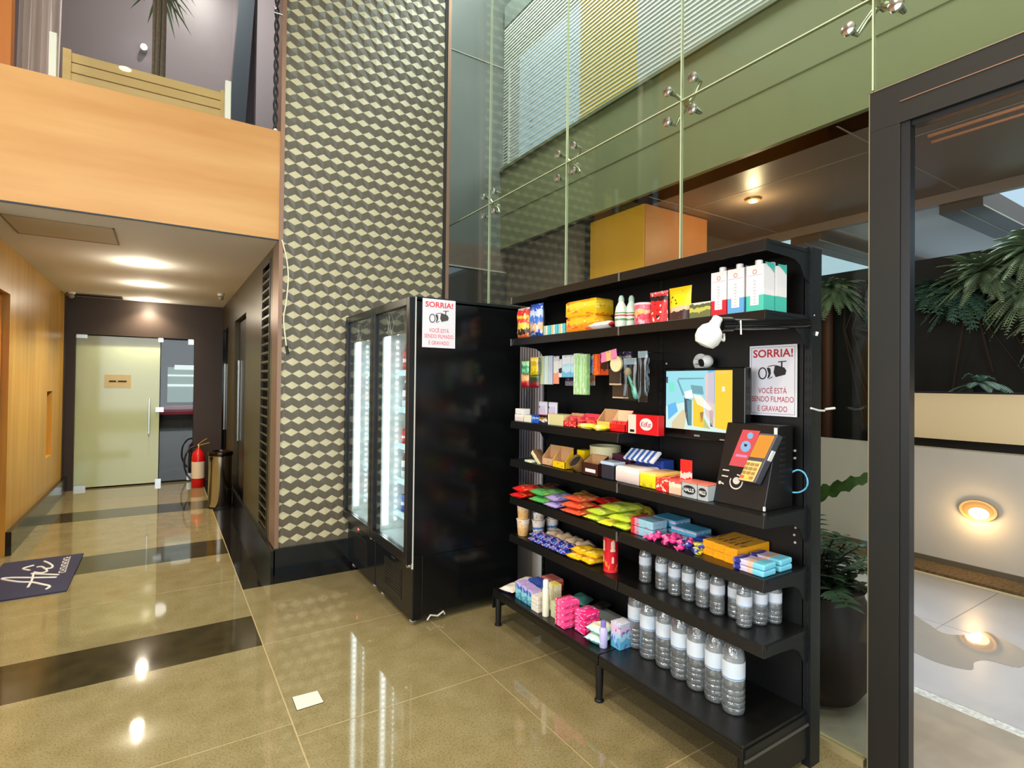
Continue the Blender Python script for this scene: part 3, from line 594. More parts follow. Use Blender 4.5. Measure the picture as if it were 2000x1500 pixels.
# slim tower built behind the open slats in place of a reflection
t = thing('reflected_tower', 'pale blue high rise with stacked balconies standing in for a reflection in the glass', 'building', (16, 20, 0))
MB().box(0, 5, 0, 3.0, 0, 18.5).box(-0.2, 2.2, 3.0, 7, 0, 20.0).build('body', mat('tower_blue', C(240, 246, 250), 0.5), t, smooth=False)
tb = MB()
for k in range(44): tb.box(-0.15, 5.1, -0.15, 3.0, 5+k*0.3, 5.12+k*0.3).box(-0.35, 2.2, 2.95, 7.1, 5+k*0.34, 5.12+k*0.34)
tb.build('balconies', mat('tower_white', C(235, 242, 246), 0.5), t, smooth=False)
t = thing('soffit_light', 'warm light set in the brown soffit near the orange wooden box', 'light', (5.0, 3.25, 3.4))
MB().lathe([(0.06, -0.03), (0.075, -0.025), (0.08, 0.0)], seg=20).build('fitting', mat('fitting_brass', C(170, 130, 80), 0.4, metal=0.6), t)
MB().lathe([(0.04, -0.036), (0.045, -0.031)], seg=16).build('bulb', emis('soffit_bulb', (1, 0.75, 0.45, 1), 12), t)
lamp('bulb_glow', 'POINT', (0, 0, -0.20), 14, (1, 0.72, 0.42), parent=t, r=0.05)
# pergola beams and roof sheet beyond the soffit
M_pb = mat('pergola_brown', C(72, 62, 52), 0.5)
for y, lb in ((2.02, 'dark pergola beam right of the door frame post'), (3.52, 'dark pergola beam seen left of the door frame post'), (0.25, 'dark pergola beam at the far right beyond the doorway')):
    t = thing('pergola_beam', lb, 'beam', (6.45, y, 3.22), 0, 'pergola beams')
    MB().box(0, 3.9, -0.17, 0.17, 0, 0.20).build('beam', M_pb, t, smooth=False)
    MB().box(0, 3.9, -0.176, -0.170, -0.002, 0.01).box(0, 3.9, -0.012, 0.0, -0.004, 0.0).build('pale_edge', MATS['thin_pale_line'], t, smooth=False)
t = thing('roof_sheet', 'grey sheet roof filling the gap between two pergola beams', 'roof', (6.5, 2.2, 3.4))
MB().box(0, 3.9, 0.0, 1.12, 0, 0.03).build('sheet', mat('grey_sheet', C(214, 218, 220), 0.6), t, smooth=False)

# ------------------------------------------------------------------ plants outside
M_fern = mat('fern_green', C(146, 168, 132), 0.5, var=0.35, scale=6)
M_fern2 = mat('fern_deep_green', C(96, 132, 112), 0.5, var=0.35, scale=6)
def fern(mb, n, L, up=0.5, hang=0.9, wide=0.16, facing=None, pin=24, m=0):
    for k in range(n):
        a = (2*PI*k/n+random.uniform(-.3, .3)) if facing is None else facing+random.uniform(-1.9, 1.9)
        e = random.uniform(up-0.8, up+0.7); l = L*random.uniform(0.7, 1.15)
        d = Vector((math.cos(a)*math.cos(e), math.sin(a)*math.cos(e), math.sin(e))); side = d.cross(Vector((0, 0, 1))).normalized()
        P = [d*l*t+Vector((0, 0, -hang*l*t*t)) for t in [i/pin for i in range(pin+1)]]
        mb.tube([P[i] for i in range(0, pin+1, 4)], 0.004, 4, m)
        for i in range(2, pin):
            t = i/pin; wl = wide*math.sin(PI*(0.1+0.88*t))**0.7; tan = (P[i+1]-P[i-1]).normalized()
            for sgn in (-1, 1):
                q = P[i]+side*sgn*wl*0.9+tan*wl*0.35+Vector((0, 0, -0.12*wl)); h = tan*l/pin*0.42
                mid = P[i]*0.5+q*0.5+Vector((0, 0, 0.02*wl))
                mb.add([P[i]-h*0.6, mid-h, q, mid+h, P[i]+h*0.6], [(0, 1, 2, 3, 4)], m)
def plant(name, label, loc, n, L, mt, group=None, **k):
    mb = MB(); fern(mb, n, L, **k)
    o = thing(name, label, 'plant', loc, 0, group)
    mb.build('fronds', mt, o, smooth=False)
    MB().lathe([(0.04, -0.06), (0.06, 0), (0.03, 0.04)], seg=8).build('crown', MATS['dark_soil'], o)
    return o
random.seed(11)
plant('hanging_fern', 'big pale fern reaching out under the pergola beam behind the doorway', (7.10, 2.02, 2.70), 110, 0.46, M_fern, facing=PI, up=0.3, hang=0.4, wide=0.06, pin=26)
plant('hanging_fern', 'highest pale fern at the top right edge of the doorway', (7.10, 1.62, 2.86), 110, 0.50, M_fern, facing=PI, up=0.2, hang=0.5, wide=0.06, pin=26)
plant('hanging_fern', 'middle fern hanging at the right edge of the doorway', (7.12, 1.68, 2.47), 70, 0.40, M_fern, facing=PI, up=0.0, hang=0.6, wide=0.06, pin=22)
plant('hanging_fern', 'lower drooping fern at the right edge behind the doorway', (7.12, 1.50, 2.23), 50, 0.38, M_fern, facing=PI*0.95, up=-0.1, hang=0.7, wide=0.07, pin=22)
plant('hanging_fern', 'deep green bushy fern close beside the door frame post', (7.12, 2.46, 2.60), 130, 0.30, M_fern2, up=0.0, hang=0.4, wide=0.08, facing=PI, pin=10)
plant('hanging_fern', 'pale fern hanging between the shelf post and the door frame', (7.1, 3.50, 2.74), 140, 0.40, M_fern, facing=PI, up=0.1, hang=0.5, wide=0.06, pin=22)
plant('hanging_fern', 'deep green clump between the bushy fern and the big pale fern', (7.14, 2.22, 2.52), 110, 0.34, M_fern2, up=0.0, hang=0.5, wide=0.08, facing=PI, pin=12)
plant('planter_fern', 'small fern growing out of the cream planter box', (6.05, 1.76, 1.53), 16, 0.30, M_fern2, up=0.9, hang=0.7, wide=0.06)
hr = thing('bare_roots', 'thin hanging stems and roots below the ferns on the dark wall', 'roots', (7.17, 2.4, 2.6)); hm = MB()
for k in range(26):
    y = random.uniform(-2.4, 1.6); hm.tube([(0, y, 0.2), (-0.1, y+random.uniform(-.2, .2), -0.4), (0, y+random.uniform(-.3, .3), -random.uniform(0.8, 1.5))], 0.008, 5)
hm.build('stems', mat('root_brown', C(70, 50, 36), 0.8), hr); 
cp = thing('copper_pole', 'brown wooden pole standing behind the low garden wall', 'pole', (7.05, 3.55, 0))
MB().tube([(0, 0, -0.1), (0.0, 0, 2.6)], 0.06, 12).build('shaft', mat('pole_brown', C(92, 50, 24), 0.6), cp)
# big round pot with its plant right behind the glass
t = thing('garden_pot', 'large round dark glazed pot standing outside close to the glass', 'plant pot', (2.74, 1.42, -0.004))
MB().lathe([(0.11, 0), (0.17, 0.025), (0.235, 0.13), (0.262, 0.26), (0.247, 0.39), (0.195, 0.50), (0.19, 0.52), (0.205, 0.545), (0.18, 0.55), (0.165, 0.5)], seg=40).build('pot', mat('pot_glaze', C(36, 22, 20), 0.5, spec=0.3, var=0.15, scale=6), t)
MB().lathe([(0.001, 0.49), (0.155, 0.49), (0.155, 0.5), (0.001, 0.5)], seg=24).build('soil', MATS['dark_soil'], t)
random.seed(5)
t = thing('potted_plant', 'leafy dark green plant growing in the large round pot outside', 'plant', (2.74, 1.42, 0.5)); lf = MB(); ss = MB()
for k in range(40):
    a = random.uniform(0, 2*PI); e = random.uniform(0.4, 1.4); L = random.uniform(0.28, 0.56)
    d = Vector((math.cos(a)*math.cos(e), math.sin(a)*math.cos(e), math.sin(e)))
    P = [d*L*q+Vector((0, 0, -0.3*L*q*q)) for q in (0, .33, .66, 1)]; ss.tube(P, 0.004, 5)
    side = d.cross(Vector((0, 0, 1))).normalized()
    for i in range(3, 12):
        q = i/11; p = d*L*q+Vector((0, 0, -0.3*L*q*q))
        for sg in (-1, 1): leafblade(lf, p, side*sg+d*0.5+Vector((0, 0, random.uniform(-.3, .2))), 0.085*(1.25-q*0.5), 0.032, 0.3, 4)
ss.build('stems', mat('stem_green', C(48, 56, 36), 0.6), t)
lf.build('leaves', mat('glossy_dark_leaf', C(48, 64, 46), 0.25, var=0.3, scale=8), t, smooth=False)
bf = MB()
for (a0, p0, L, e) in ((2.6, (0.02, 0.1, 0.28), 0.0, 0),):
    pts = [Vector((0.02, 0.24, 0.30)), Vector((0.0, 0.10, 0.42)), Vector((0.02, -0.06, 0.50)), Vector((0.05, -0.24, 0.60))]
    N = 30; P = []
    for i in range(N+1):
        q = i/N*3; j = min(int(q), 2); P.append(pts[j].lerp(pts[j+1], q-j))
    vs = []
    for i, p in enumerate(P):
        wd = 0.036*math.sin(PI*(0.08+0.84*i/N))**0.6*(1+0.35*math.sin(i*1.9)); vs += [p+Vector((0, 0, wd)), p-Vector((0.01, 0, wd))]
    bf.add(vs, [(2*i, 2*i+1, 2*i+3, 2*i+2) for i in range(N)])
bf.build('broad_leaf', mat('broad_leaf_green', C(58, 84, 34), 0.45, var=0.3, scale=30), t)
# ribbed grey board added in place of a grille reflection in the glass
t = thing('reflection_board', 'grey ribbed board standing in for a reflection in the glass between cooler and shelves', 'board', (2.29, 3.42, 0))
rb = MB().box(0.015, 0.03, -0.45, 0.35, 0.46, 1.9, 1)
for k in range(24): rb.tube([(0.014, -0.44+k*0.034, 0.46), (0.014, -0.44+k*0.034, 1.9)], 0.009, 8)
rb.build('ribbed_panel', [mat('rib_grey', C(190, 184, 192), 0.5), mat('rib_shadow_grey', C(90, 86, 92), 0.7)], t)
MB().box(0.005, 0.03, -0.45, 0.35, 0.0, 0.46).build('plain_panel', mat('plain_grey', C(190, 186, 180), 0.4), t, smooth=False)
# ------------------------------------------------------------------ glass door drink coolers
def at0(t): return -t.location
fz = thing('display_fridge', 'black glass door drinks cooler nearest the shelves, warning sign on its side', 'fridge', (1.70, 3.45, 0), 0, 'black drinks coolers')
h = 0.34
bd = MB().box(-0.39, -0.33, -h, h, 0.03, 0.42).box(-0.33, 0.39, -h, h, 0.06, 0.42).box(-0.39, 0.39, -h, -h+0.025, 0.42, 2.02).box(-0.39, 0.39, h-0.025, h, 0.42, 2.0)
bd.box(0.365, 0.39, -h+0.025, h-0.025, 0.42, 2.0).box(-0.39, 0.39, -h, h, 2.0, 2.035)
bd.build('body', mat('cooler_black', C(12, 13, 14), 0.16, spec=0.35), fz, bevel=0.004, smooth=False)
li = MB().box(-0.37, 0.365, -h+0.025, -h+0.03, 0.42, 2.0).box(-0.37, 0.365, h-0.03, h-0.025, 0.42, 2.0).box(0.36, 0.365, -h+0.03, h-0.03, 0.42, 2.0).box(-0.37, 0.36, -h+0.03, h-0.03, 0.42, 0.43).box(-0.37, 0.36, -h+0.03, h-0.03, 1.985, 2.0)
li.build('white_liner', mat('liner_white', C(215, 228, 228), 0.3), fz, smooth=False)
df = MB().box(-0.435, -0.395, -h, -h+0.045, 0.385, 2.03).box(-0.435, -0.395, h-0.04, h, 0.385, 2.03).box(-0.435, -0.395, -h+0.045, h-0.04, 1.98, 2.03).box(-0.435, -0.395, -h+0.045, h-0.04, 0.385, 0.45)
dfo = df.build('door', mat('door_frame_black', C(20, 19, 18), 0.25), fz, bevel=0.003, smooth=False)
MB().box(-0.418, -0.412, -h+0.045, h-0.04, 0.45, 1.98).build('door_glass', M_door_glass, dfo, smooth=False)
MB().box(-0.396, -0.388, -h-0.001, -h+0.012, 0.35, 2.03).build('gasket_strip', mat('gasket_silver', C(196, 196, 190), 0.35), dfo, smooth=False)
hd = MB().box(-0.38, -0.36, -h+0.03, h-0.03, 1.82, 1.98)
hdo = hd.build('header_panel', mat('header_dark', C(46, 44, 40), 0.15), fz, smooth=False)
sk = MB()
for a in ([(0.20, 1.96), (0.13, 1.84)], [(0.18, 1.84), (0.13, 1.96)], [(0.10, 1.96), (0.05, 1.90), (0.10, 1.84)], [(0.02, 1.93), (-0.10, 1.95)], [(0.25, 1.87), (0.21, 1.88)], [(0.16, 1.97), (0.10, 1.83)]):
    sk.tube([(-0.384, y, z_) for y, z_ in a], 0.003, 4)
sk.build('header_strokes', mat('stroke_grey', C(170, 170, 160), 0.4), hdo)
led = MB(); k = 0
z_ = 0.50
while z_ < 1.80:
    led.box(-0.345, -0.325, h-0.040, h-0.036, z_, z_+0.018); led.box(-0.262, -0.254, h-0.040, h-0.036, z_, z_+0.010); led.box(-0.345, -0.335, -h+0.036, -h+0.040, z_, z_+0.015); z_ += 0.043
bar = MB().box(-0.355, -0.315, h-0.036, h-0.03, 0.47, 1.84).box(-0.355, -0.315, -h+0.03, -h+0.036, 0.47, 1.84).build('led_bar', emis('led_diffuser', (0.86, 0.97, 1.0, 1), 6.0), fz, smooth=False)
led.build('led_dots', emis('led_dot', (0.95, 1.0, 1.0, 1), 14), bar, smooth=False)
SHZ = (0.56, 0.80, 1.05, 1.31, 1.575)
ws = MB()
for z_ in SHZ:
    for k in range(14): ws.tube([(-0.24, -0.28+k*0.043, z_), (0.34, -0.28+k*0.043, z_)], 0.0025, 4)
    ws.tube([(0.1, -0.30, z_-0.004), (0.1, 0.30, z_-0.004)], 0.003, 4)
ws.build('wire_shelves', mat('wire_white', C(210, 220, 220), 0.3), fz)
pr = MB()
for z_ in SHZ: pr.box(-0.256, -0.246, -0.30, 0.30, z_-0.03, z_+0.012)
pr.build('price_rails', mat('rail_pale_blue', C(190, 224, 230), 0.3), fz, smooth=False)
lg = MB().box(-0.392, -0.388, -0.16, 0.16, 0.10, 0.30)
for k in range(9): lg.box(-0.396, -0.392, -0.15, 0.15, 0.115+k*0.02, 0.124+k*0.02)
lg.build('base_grille', mat('grille_brown_black', C(26, 24, 22), 0.4), fz, smooth=False)
MB().box(-0.394, -0.388, -0.04, 0.02, 0.33, 0.336).build('brand_bar', mat('soft_metal', C(100, 92, 80), 0.35, metal=0.5), fz, smooth=False)
for sy in (-1, 1):
    ft = MB().lathe([(0.022, 0), (0.022, 0.012), (0.01, 0.014), (0.01, 0.06)], c=(-0.35, sy*0.26, 0), seg=12).lathe([(0.02, 0), (0.02, 0.012), (0.01, 0.014), (0.01, 0.06)], c=(0.33, sy*0.26, 0), seg=12)
    ft.build('foot', mat('foot_nylon', C(190, 186, 176), 0.4), fz)
MB().tube([(-0.29, -h-0.002, 0.018), (-0.27, -h-0.004, 0.045), (-0.22, -h-0.004, 0.03), (-0.18, -h-0.004, 0.05), (-0.17, -h-0.002, 0.03)], 0.006, 6).build('foot_bracket', MATS['foot_nylon'], fz)
MB().lathe([(0.014, 0), (0.016, 0.01), (0.008, 0.02)], c=(-0.41, -h+0.02, 0.362)).build('hinge', M_chrome, fz)
fz2 = dup(fz, (1.70, 4.145, 0), 0, 'black glass door drinks cooler against the patterned wall')
ll = MB().tube([(0, 0, 0), (-0.004, 0, 0)], 0.011, 12).build('power_light', emis('red_led', (1, 0.08, 0.1, 1), 4), fz2, loc=(-0.392, 0.05, 0.345))
# drinks in the coolers
def drink(name, label, loc, group, body, capm, r=0.031, hh=0.2):
    t = thing(name, label, 'bottle', loc, 0, group)
    MB().lathe([(r*0.85, 0), (r, 0.01), (r, hh*0.55), (r*0.9, hh*0.65), (r*0.42, hh*0.88), (r*0.42, hh*0.92)], seg=16).build('body', body, t)
    MB().lathe([(r*0.5, hh*0.92), (r*0.5, hh*0.99), (r*0.45, hh)], seg=12).build('cap', capm, t)
    return t
def can(name, label, loc, group, body, r=0.031, hh=0.12):
    t = thing(name, label, 'can', loc, 0, group)
    MB().lathe([(r*0.85, 0), (r, 0.008), (r, hh-0.012), (r*0.86, hh-0.002)], seg=18).build('body', body, t)
    MB().lathe([(r*0.86, hh-0.002), (r*0.86, hh), (r*0.78, hh-0.003)], seg=18).build('lid', M_chrome, t)
    return t
K = {'w': pack('drink_white', [(0, C(225, 232, 235)), (0.3, C(120, 140, 170)), (0.45, C(235, 235, 235)), (0.7, C(60, 60, 70))], amp=0.02),
     'r': pack('drink_red', [(0, C(190, 40, 50)), (0.35, C(235, 225, 225)), (0.5, C(200, 40, 50)), (0.8, C(120, 30, 35))], amp=0.03),
     'b': pack('drink_blue', [(0, C(60, 90, 190)), (0.4, C(225, 235, 240)), (0.6, C(70, 110, 200))], amp=0.03),
     'g': pack('drink_green', [(0, C(70, 110, 100)), (0.4, C(220, 230, 220)), (0.6, C(40, 90, 90))], amp=0.03)}
ordn = ['bottom', 'second lowest', 'middle', 'second highest', 'top']
for fi, (cy, who) in enumerate(((3.45, 'near the shelves'), (4.145, 'against the patterned wall'))):
    for si, z_ in enumerate(SHZ):
        kind = [('b', 'can'), ('w', 'bot'), ('r', 'can'), ('w', 'bot'), ('r', 'bot')][si] if fi == 0 else [('r', 'can'), ('w', 'can'), ('w', 'bot'), ('r', 'can'), ('w', 'bot')][si]
        first_d = None
        gl = 'drinks on the %s shelf of the cooler %s' % (ordn[si], who)
        for k in range(6):
            loc = (1.495, cy-0.22+k*0.095, z_+0.003)
            if first_d is None:
                if kind[1] == 'bot': first_d = drink('drink_bottle', 'drink bottle on the %s shelf, cooler %s' % (ordn[si], who), loc, gl, K[kind[0]], M_red if kind[0] == 'r' else M_white)
                else: first_d = can('drink_can', 'drink can on the %s shelf, cooler %s' % (ordn[si], who), loc, gl, K[kind[0]])
            else: dup(first_d, loc, 0)

# ------------------------------------------------------------------ warning signs
def warn_sign(label, at, wd, ht, face, red, ink, name='warning_sign', line=True):
    t = thing(name, label, 'sign', at)
    F = face
    def fx(mb):
        for i in range(len(mb.v)): mb.v[i] = tuple(F @ Vector(mb.v[i]))
        return mb
    fx(MB().box(-wd/2, wd/2, -ht/2, ht/2, -0.003, 0)).build('plate', M_signwhite, t, smooth=False)
    if line:
        b = MB(); a, c2, lw_ = wd/2-0.008, ht/2-0.008, 0.0015
        b.box(-a, a, c2-lw_, c2, 0, 0.0006).box(-a, a, -c2, -c2+lw_, 0, 0.0006).box(-a, -a+lw_, -c2, c2, 0, 0.0006).box(a-lw_, a, -c2, c2, 0, 0.0006)
        fx(b).build('border_line', mat('thin_grey_ink', C(110, 108, 116), 0.5), t, smooth=False)
    ic = MB(); s = wd*0.5
    def poly(pts, z=0.0008): ic.add([(x*s, y*s+ht*0.13, z) for x, y in pts], [tuple(range(len(pts)))])
    N = 24   # camera icon: lens ring, lens barrel, body, bracket
    ring = [(-0.42+0.19*math.cos(2*PI*k/N), -0.08+0.25*math.sin(2*PI*k/N)) for k in range(N)]; ring2 = [(-0.42+0.14*math.cos(2*PI*k/N), -0.08+0.20*math.sin(2*PI*k/N)) for k in range(N)]
    for k in range(N):
        q = (k+1) % N; poly([ring[k], ring[q], ring2[q], ring2[k]])
    poly([(-0.24, 0.13), (-0.16, 0.16), (-0.08, 0.10), (-0.06, -0.08), (-0.12, -0.24), (-0.22, -0.30), (-0.16, -0.10)])
    poly([(-0.24, 0.16), (-0.14, 0.22), (0.12, 0.26), (0.12, 0.23), (-0.13, 0.19)]); poly([(-0.22, -0.33), (-0.10, -0.30), (0.02, -0.24), (0.00, -0.21), (-0.10, -0.27)])
    poly([(0.10, 0.22), (0.05, -0.06), (0.14, -0.24), (0.54, -0.14), (0.58, 0.02), (0.50, 0.14), (0.18, 0.24)])
    poly([(0.36, 0.16), (0.42, 0.16), (0.42, 0.36), (0.36, 0.36)]); poly([(0.24, 0.35), (0.58, 0.37), (0.58, 0.41), (0.24, 0.39)])
    fx(ic).build('camera_icon', ink, t, smooth=False)
    def tx(nm, b, y, wk, hk, m):
        v = F @ Vector((0, ht*y, 0)); text(nm, b, wd*wk, ht*hk, v, m, t, F, bold=0.02 if y > 0 else 0.0)
    tx('lettering', 'SORRIA!', 0.385, 0.84, 0.115, red)
    tx('lettering', 'VOC\u00ca EST\u00c1', -0.135, 0.60, 0.10, red); tx('lettering', 'SENDO FILMADO', -0.265, 0.88, 0.078, red); tx('lettering', 'E GRAVADO', -0.40, 0.62, 0.078, red)
    return t
warn_sign('white camera warning sign on the black shelving back beside the screen', (2.150, 1.305, 1.525), 0.208, 0.296, FACE_X, M_dkred, M_ink)
warn_sign('white camera warning sign stuck high on the side of the black cooler', (1.464, 3.104, 1.873), 0.228, 0.306, FACE_Y, mat('pale_red_print', C(226, 60, 76), 0.4), mat('grey_ink', C(70, 66, 66), 0.5), line=False)

# ------------------------------------------------------------------ black shelving unit
u = thing('shelving_unit', 'long black metal shop shelving unit full of groceries', 'shelf', (2.0, 2.0, 0)); U = at0(u)
def wb(mb, name, m, **k): return mb.build(name, m, u, loc=U, **k)
YR, YM, YL = 1.165, 1.92, 2.885
for y0, y1 in ((1.18, 1.905), (1.935, 2.92)):
    b = MB(); z_ = 0.10
    for k in range(5): b.box(2.165, 2.180, y0, y1, z_, z_+0.39); z_ += 0.39
    wb(b, 'back_panel', M_black, smooth=False)
for y in (1.150, 1.903, 2.905):
    b = MB().box(2.165, 2.235, y, y+0.034, 0.0, 2.055)
    for k in range(40): b.box(2.162, 2.1652, y+0.008, y+0.012, 0.25+k*0.045, 0.272+k*0.045, 1).box(2.162, 2.1652, y+0.022, y+0.026, 0.25+k*0.045, 0.272+k*0.045, 1)
    wb(b, 'upright', [M_bracket, mat('slot_black', C(5, 5, 6), 0.6)], smooth=False)
def board(z_, y0, y1, x0=1.87, ends=(True, True), depth=0.045):
    b = MB().box(x0+0.012, 2.162, y0, y1, z_-0.012, z_)
    b.hexa([(x0-0.004, y0, z_-depth), (x0+0.008, y0, z_-depth), (x0+0.008, y1, z_-depth), (x0-0.004, y1, z_-depth), (x0+0.004, y0, z_), (x0+0.016, y0, z_), (x0+0.016, y1, z_), (x0+0.004, y1, z_)])
    o = wb(b, 'shelf_board', M_deck, smooth=False, bevel=0.0015)
    for k, y in enumerate((y0, y1)):
        if not ends[k]: continue
        yy = y-0.004 if k == 0 else y+0.001
        e = MB(); pr_ = [(x0+0.006, z_-0.002), (x0-0.002, z_-depth), (x0+0.12, z_-depth-0.004), (2.06, z_-0.055), (2.10, z_-0.075), (2.13, z_-0.12), (2.164, z_-0.135), (2.164, z_+0.012), (2.13, z_-0.002)]
        n = len(pr_); e.add([(x, yy, q) for x, q in pr_]+[(x, yy+0.003, q) for x, q in pr_], [tuple(range(n)), tuple(reversed(range(n, 2*n)))]+[(i, i+n, (i+1) % n+n, (i+1) % n) for i in range(n)])
        e.box(x0+0.02, 2.15, yy-0.002, yy, z_-0.016, z_-0.004)
        e.build('bracket', M_bracket, u, loc=U, smooth=False)
    return o
S1, S2, S3, S4, S5, S6, S7 = 2.05, 1.785, 1.262, 1.020, 0.785, 0.545, 0.222
for z_ in (S1, S2, S4, S5, S6):
    board(z_, YR, YM-0.004, ends=(True, False)); board(z_, YM+0.004, YL, ends=(False, True))
board(S3, YM+0.004, YL, ends=(True, True))
for y0, y1 in ((YR, YM-0.003), (YM+0.003, YL)):
    b = MB().box(1.752, 2.164, y0, y1, S7-0.014, S7).box(1.750, 1.764, y0, y1, S7-0.05, S7-0.014)
    wb(b, 'base_deck', M_deck, smooth=False, bevel=0.002)
wb(MB().box(1.765, 2.235, 2.905, 2.913, 0.09, S7-0.05), 'base_bracket', M_bracket, smooth=False)
e = MB().box(1.760, 2.166, 1.160, 1.168, 0.04, S7-0.016).box(1.753, 2.17, 1.155, 1.1605, S7-0.058, S7-0.050, 1)
wb(e, 'base_bracket', [M_bracket, mat('bracket_edge', C(78, 74, 68), 0.4)], smooth=False)
for x, y in ((1.775, 2.855), (1.765, 1.925), (1.79, 1.19)):
    wb(MB().lathe([(0.022, 0), (0.022, 0.008), (0.016, 0.012), (0.017, 0.03), (0.020, 0.165), (0.020, 0.175)], c=(x, y, 0), seg=14), 'foot', M_black)
for z_, y in ((S1, YM), (S2, YM), (S4, YM), (S5, YM), (S1, YL), (S2, YL)): wb(MB().box(1.862, 1.868, y-0.003, y+0.004, z_-0.045, z_-0.002), 'joint_clip', mat('clip_steel', C(150, 146, 140), 0.3, metal=0.7), smooth=False)
dt = MB()
for y, z_ in ((1.215, 1.24), (1.215, 1.21), (1.21, 0.93), (1.215, 0.90), (1.21, 1.76), (1.225, 1.76), (1.88, 0.97), (1.88, 0.935), (1.95, 0.965), (1.95, 0.93), (1.88, 1.61), (1.85, 1.26), (1.212, 0.87)): dt.tube([(2.164, y, z_), (2.160, y, z_)], 0.005, 8)
wb(dt, 'bolt_heads', mat('bolt_pale', C(196, 196, 196), 0.4), smooth=False)

# ------------------------------------------------------------------ screen, cameras, cables, payment terminal
t = thing('monitor', 'flat screen showing a bright yellow and blue camera picture', 'monitor', (2.05, 1.60, 1.25))
MB().box(0.003, 0.045, -0.235, 0.20, 0.005, 0.330).box(0.045, 0.11, -0.10, 0.06, 0.08, 0.26).build('case', M_black_gloss, t, bevel=0.004, smooth=False)
pic = MB()
def q4(pts, m, dx=0.0): pic.add([(0.0015-dx, 0.185-x*0.36, 0.318-y*0.272) for x, y in pts], [tuple(range(len(pts)))], m)
PM = [emis('px_'+n, tuple(lin(c) for c in rgb)+(1,), 1.15) for n, rgb in (('sky', (150, 214, 226)), ('pale', (206, 232, 226)), ('yellow', (255, 200, 50)), ('blue', (96, 180, 230)), ('pink', (226, 196, 190)), ('dark', (60, 80, 96)), ('teal', (110, 160, 170)), ('olive', (190, 186, 120)), ('mint', (120, 224, 196)), ('white', (240, 244, 240)), ('sand', (214, 200, 160)))]
q4([(0, 0), (1, 0), (1, 1), (0, 1)], 0)
q4([(0, 0.62), (0.45, 0.5), (0.8, 0.8), (1, 1), (0, 1)], 1, 0.0002)
for pts, m in (([(0.62, 0.05), (0.75, 0.02), (0.75, 0.95), (0.62, 0.7)], 4), ([(0.66, 0), (0.76, 0), (0.76, 0.55), (0.66, 0.5)], 3), ([(0.76, 0), (1, 0), (1, 0.97), (0.76, 0.93)], 2), ([(0.05, 0.18), (0.14, 0.2), (0.14, 0.36), (0.05, 0.36)], 8),
               ([(0.0, 0.1), (0.03, 0.1), (0.03, 0.22), (0, 0.2)], 5), ([(0.03, 0.60), (0.16, 0.54), (0.20, 0.7), (0.04, 0.86)], 3), ([(0.44, 0.46), (0.60, 0.44), (0.60, 0.95), (0.44, 0.93)], 2), ([(0.30, 0.46), (0.42, 0.5), (0.42, 0.93), (0.36, 0.93), (0.31, 0.7)], 5),
               ([(0.34, 0.5), (0.42, 0.5), (0.42, 0.93), (0.37, 0.93)], 6), ([(0.54, 0.7), (0.60, 0.68), (0.58, 0.86), (0.54, 0.86)], 5), ([(0.68, 0.66), (0.74, 0.66), (0.74, 0.92), (0.70, 0.92)], 5), ([(0.30, 0.36), (0.42, 0.32), (0.44, 0.46), (0.32, 0.48)], 9), ([(0.44, 0.40), (0.56, 0.42), (0.72, 0.62), (0.68, 0.66), (0.5, 0.56)], 9),
               ([(0.40, 0.24), (0.58, 0.26), (0.60, 0.40), (0.42, 0.38)], 6), ([(0.18, 0.16), (0.2, 0.14), (0.3, 0.4), (0.28, 0.44)], 6), ([(0.2, 0.12), (0.6, 0.12), (0.6, 0.14), (0.2, 0.15)], 6), ([(0.82, 0.17), (0.93, 0.20), (0.93, 0.23), (0.82, 0.20)], 7), ([(0.86, 0.26), (0.90, 0.26), (0.90, 0.34), (0.86, 0.34)], 9), ([(0.56, 0.94), (0.7, 0.96), (0.6, 0.78)], 7),
               ([(0.1, 0.9), (0.28, 0.66), (0.34, 0.72), (0.3, 1), (0.1, 1)], 10), ([(0.80, 0.02), (0.95, 0.02), (0.95, 0.06), (0.80, 0.06)], 4)): q4(pts, m, 0.0004)
pic.build('picture', PM, t, smooth=False)
MB().box(0.0, 0.003, -0.01, 0.02, 0.018, 0.026).box(0.0, 0.003, -0.14, -0.115, 0.012, 0.018).build('brand_mark', mat('mark_grey', C(130, 130, 130), 0.4), t, smooth=False)
t = thing('arm_camera', 'white bulb shaped camera hanging from the end of a black arm', 'camera', (1.62, 1.17, 1.71))
MB().tube([(0.60, 0, 0.045), (0.05, 0, 0.005)], 0.020, 16).tube([(0.05, 0, 0.005), (-0.015, 0, 0.0)], 0.026, 16).tube([(-0.01, 0, 0.0), (-0.035, 0.0, -0.02)], 0.018, 12).build('arm', M_black_gloss, t)
MB().tube([(0.56, -0.022, 0.075), (0.56, 0.02, 0.075)], 0.003).tube([(0.575, -0.025, 0.01), (0.575, -0.02, -0.005)], 0.006).tube([(0.08, -0.02, 0.02), (0.08, -0.022, -0.03)], 0.003).build('cable_tie', M_white, t)
Rb = Matrix.Rotation(math.radians(22), 4, 'X') @ Matrix.Rotation(math.radians(14), 4, 'Y')
bb = MB().lathe([(0.010, -0.105), (0.032, -0.100), (0.042, -0.082), (0.0435, -0.060), (0.036, -0.040), (0.020, -0.026), (0.017, -0.012), (0.017, 0.0), (0.012, 0.006)], seg=28)
bb.xf(Matrix.Translation((-0.035, -0.012, 0.020)) @ Rb).build('camera_head', M_white, t)
MB().cord([(-0.04, 0, 0.01), (-0.03, -0.01, -0.035), (0.0, -0.01, -0.055), (0.015, 0, -0.03)], 0.004).build('tail_cable', M_white, t)
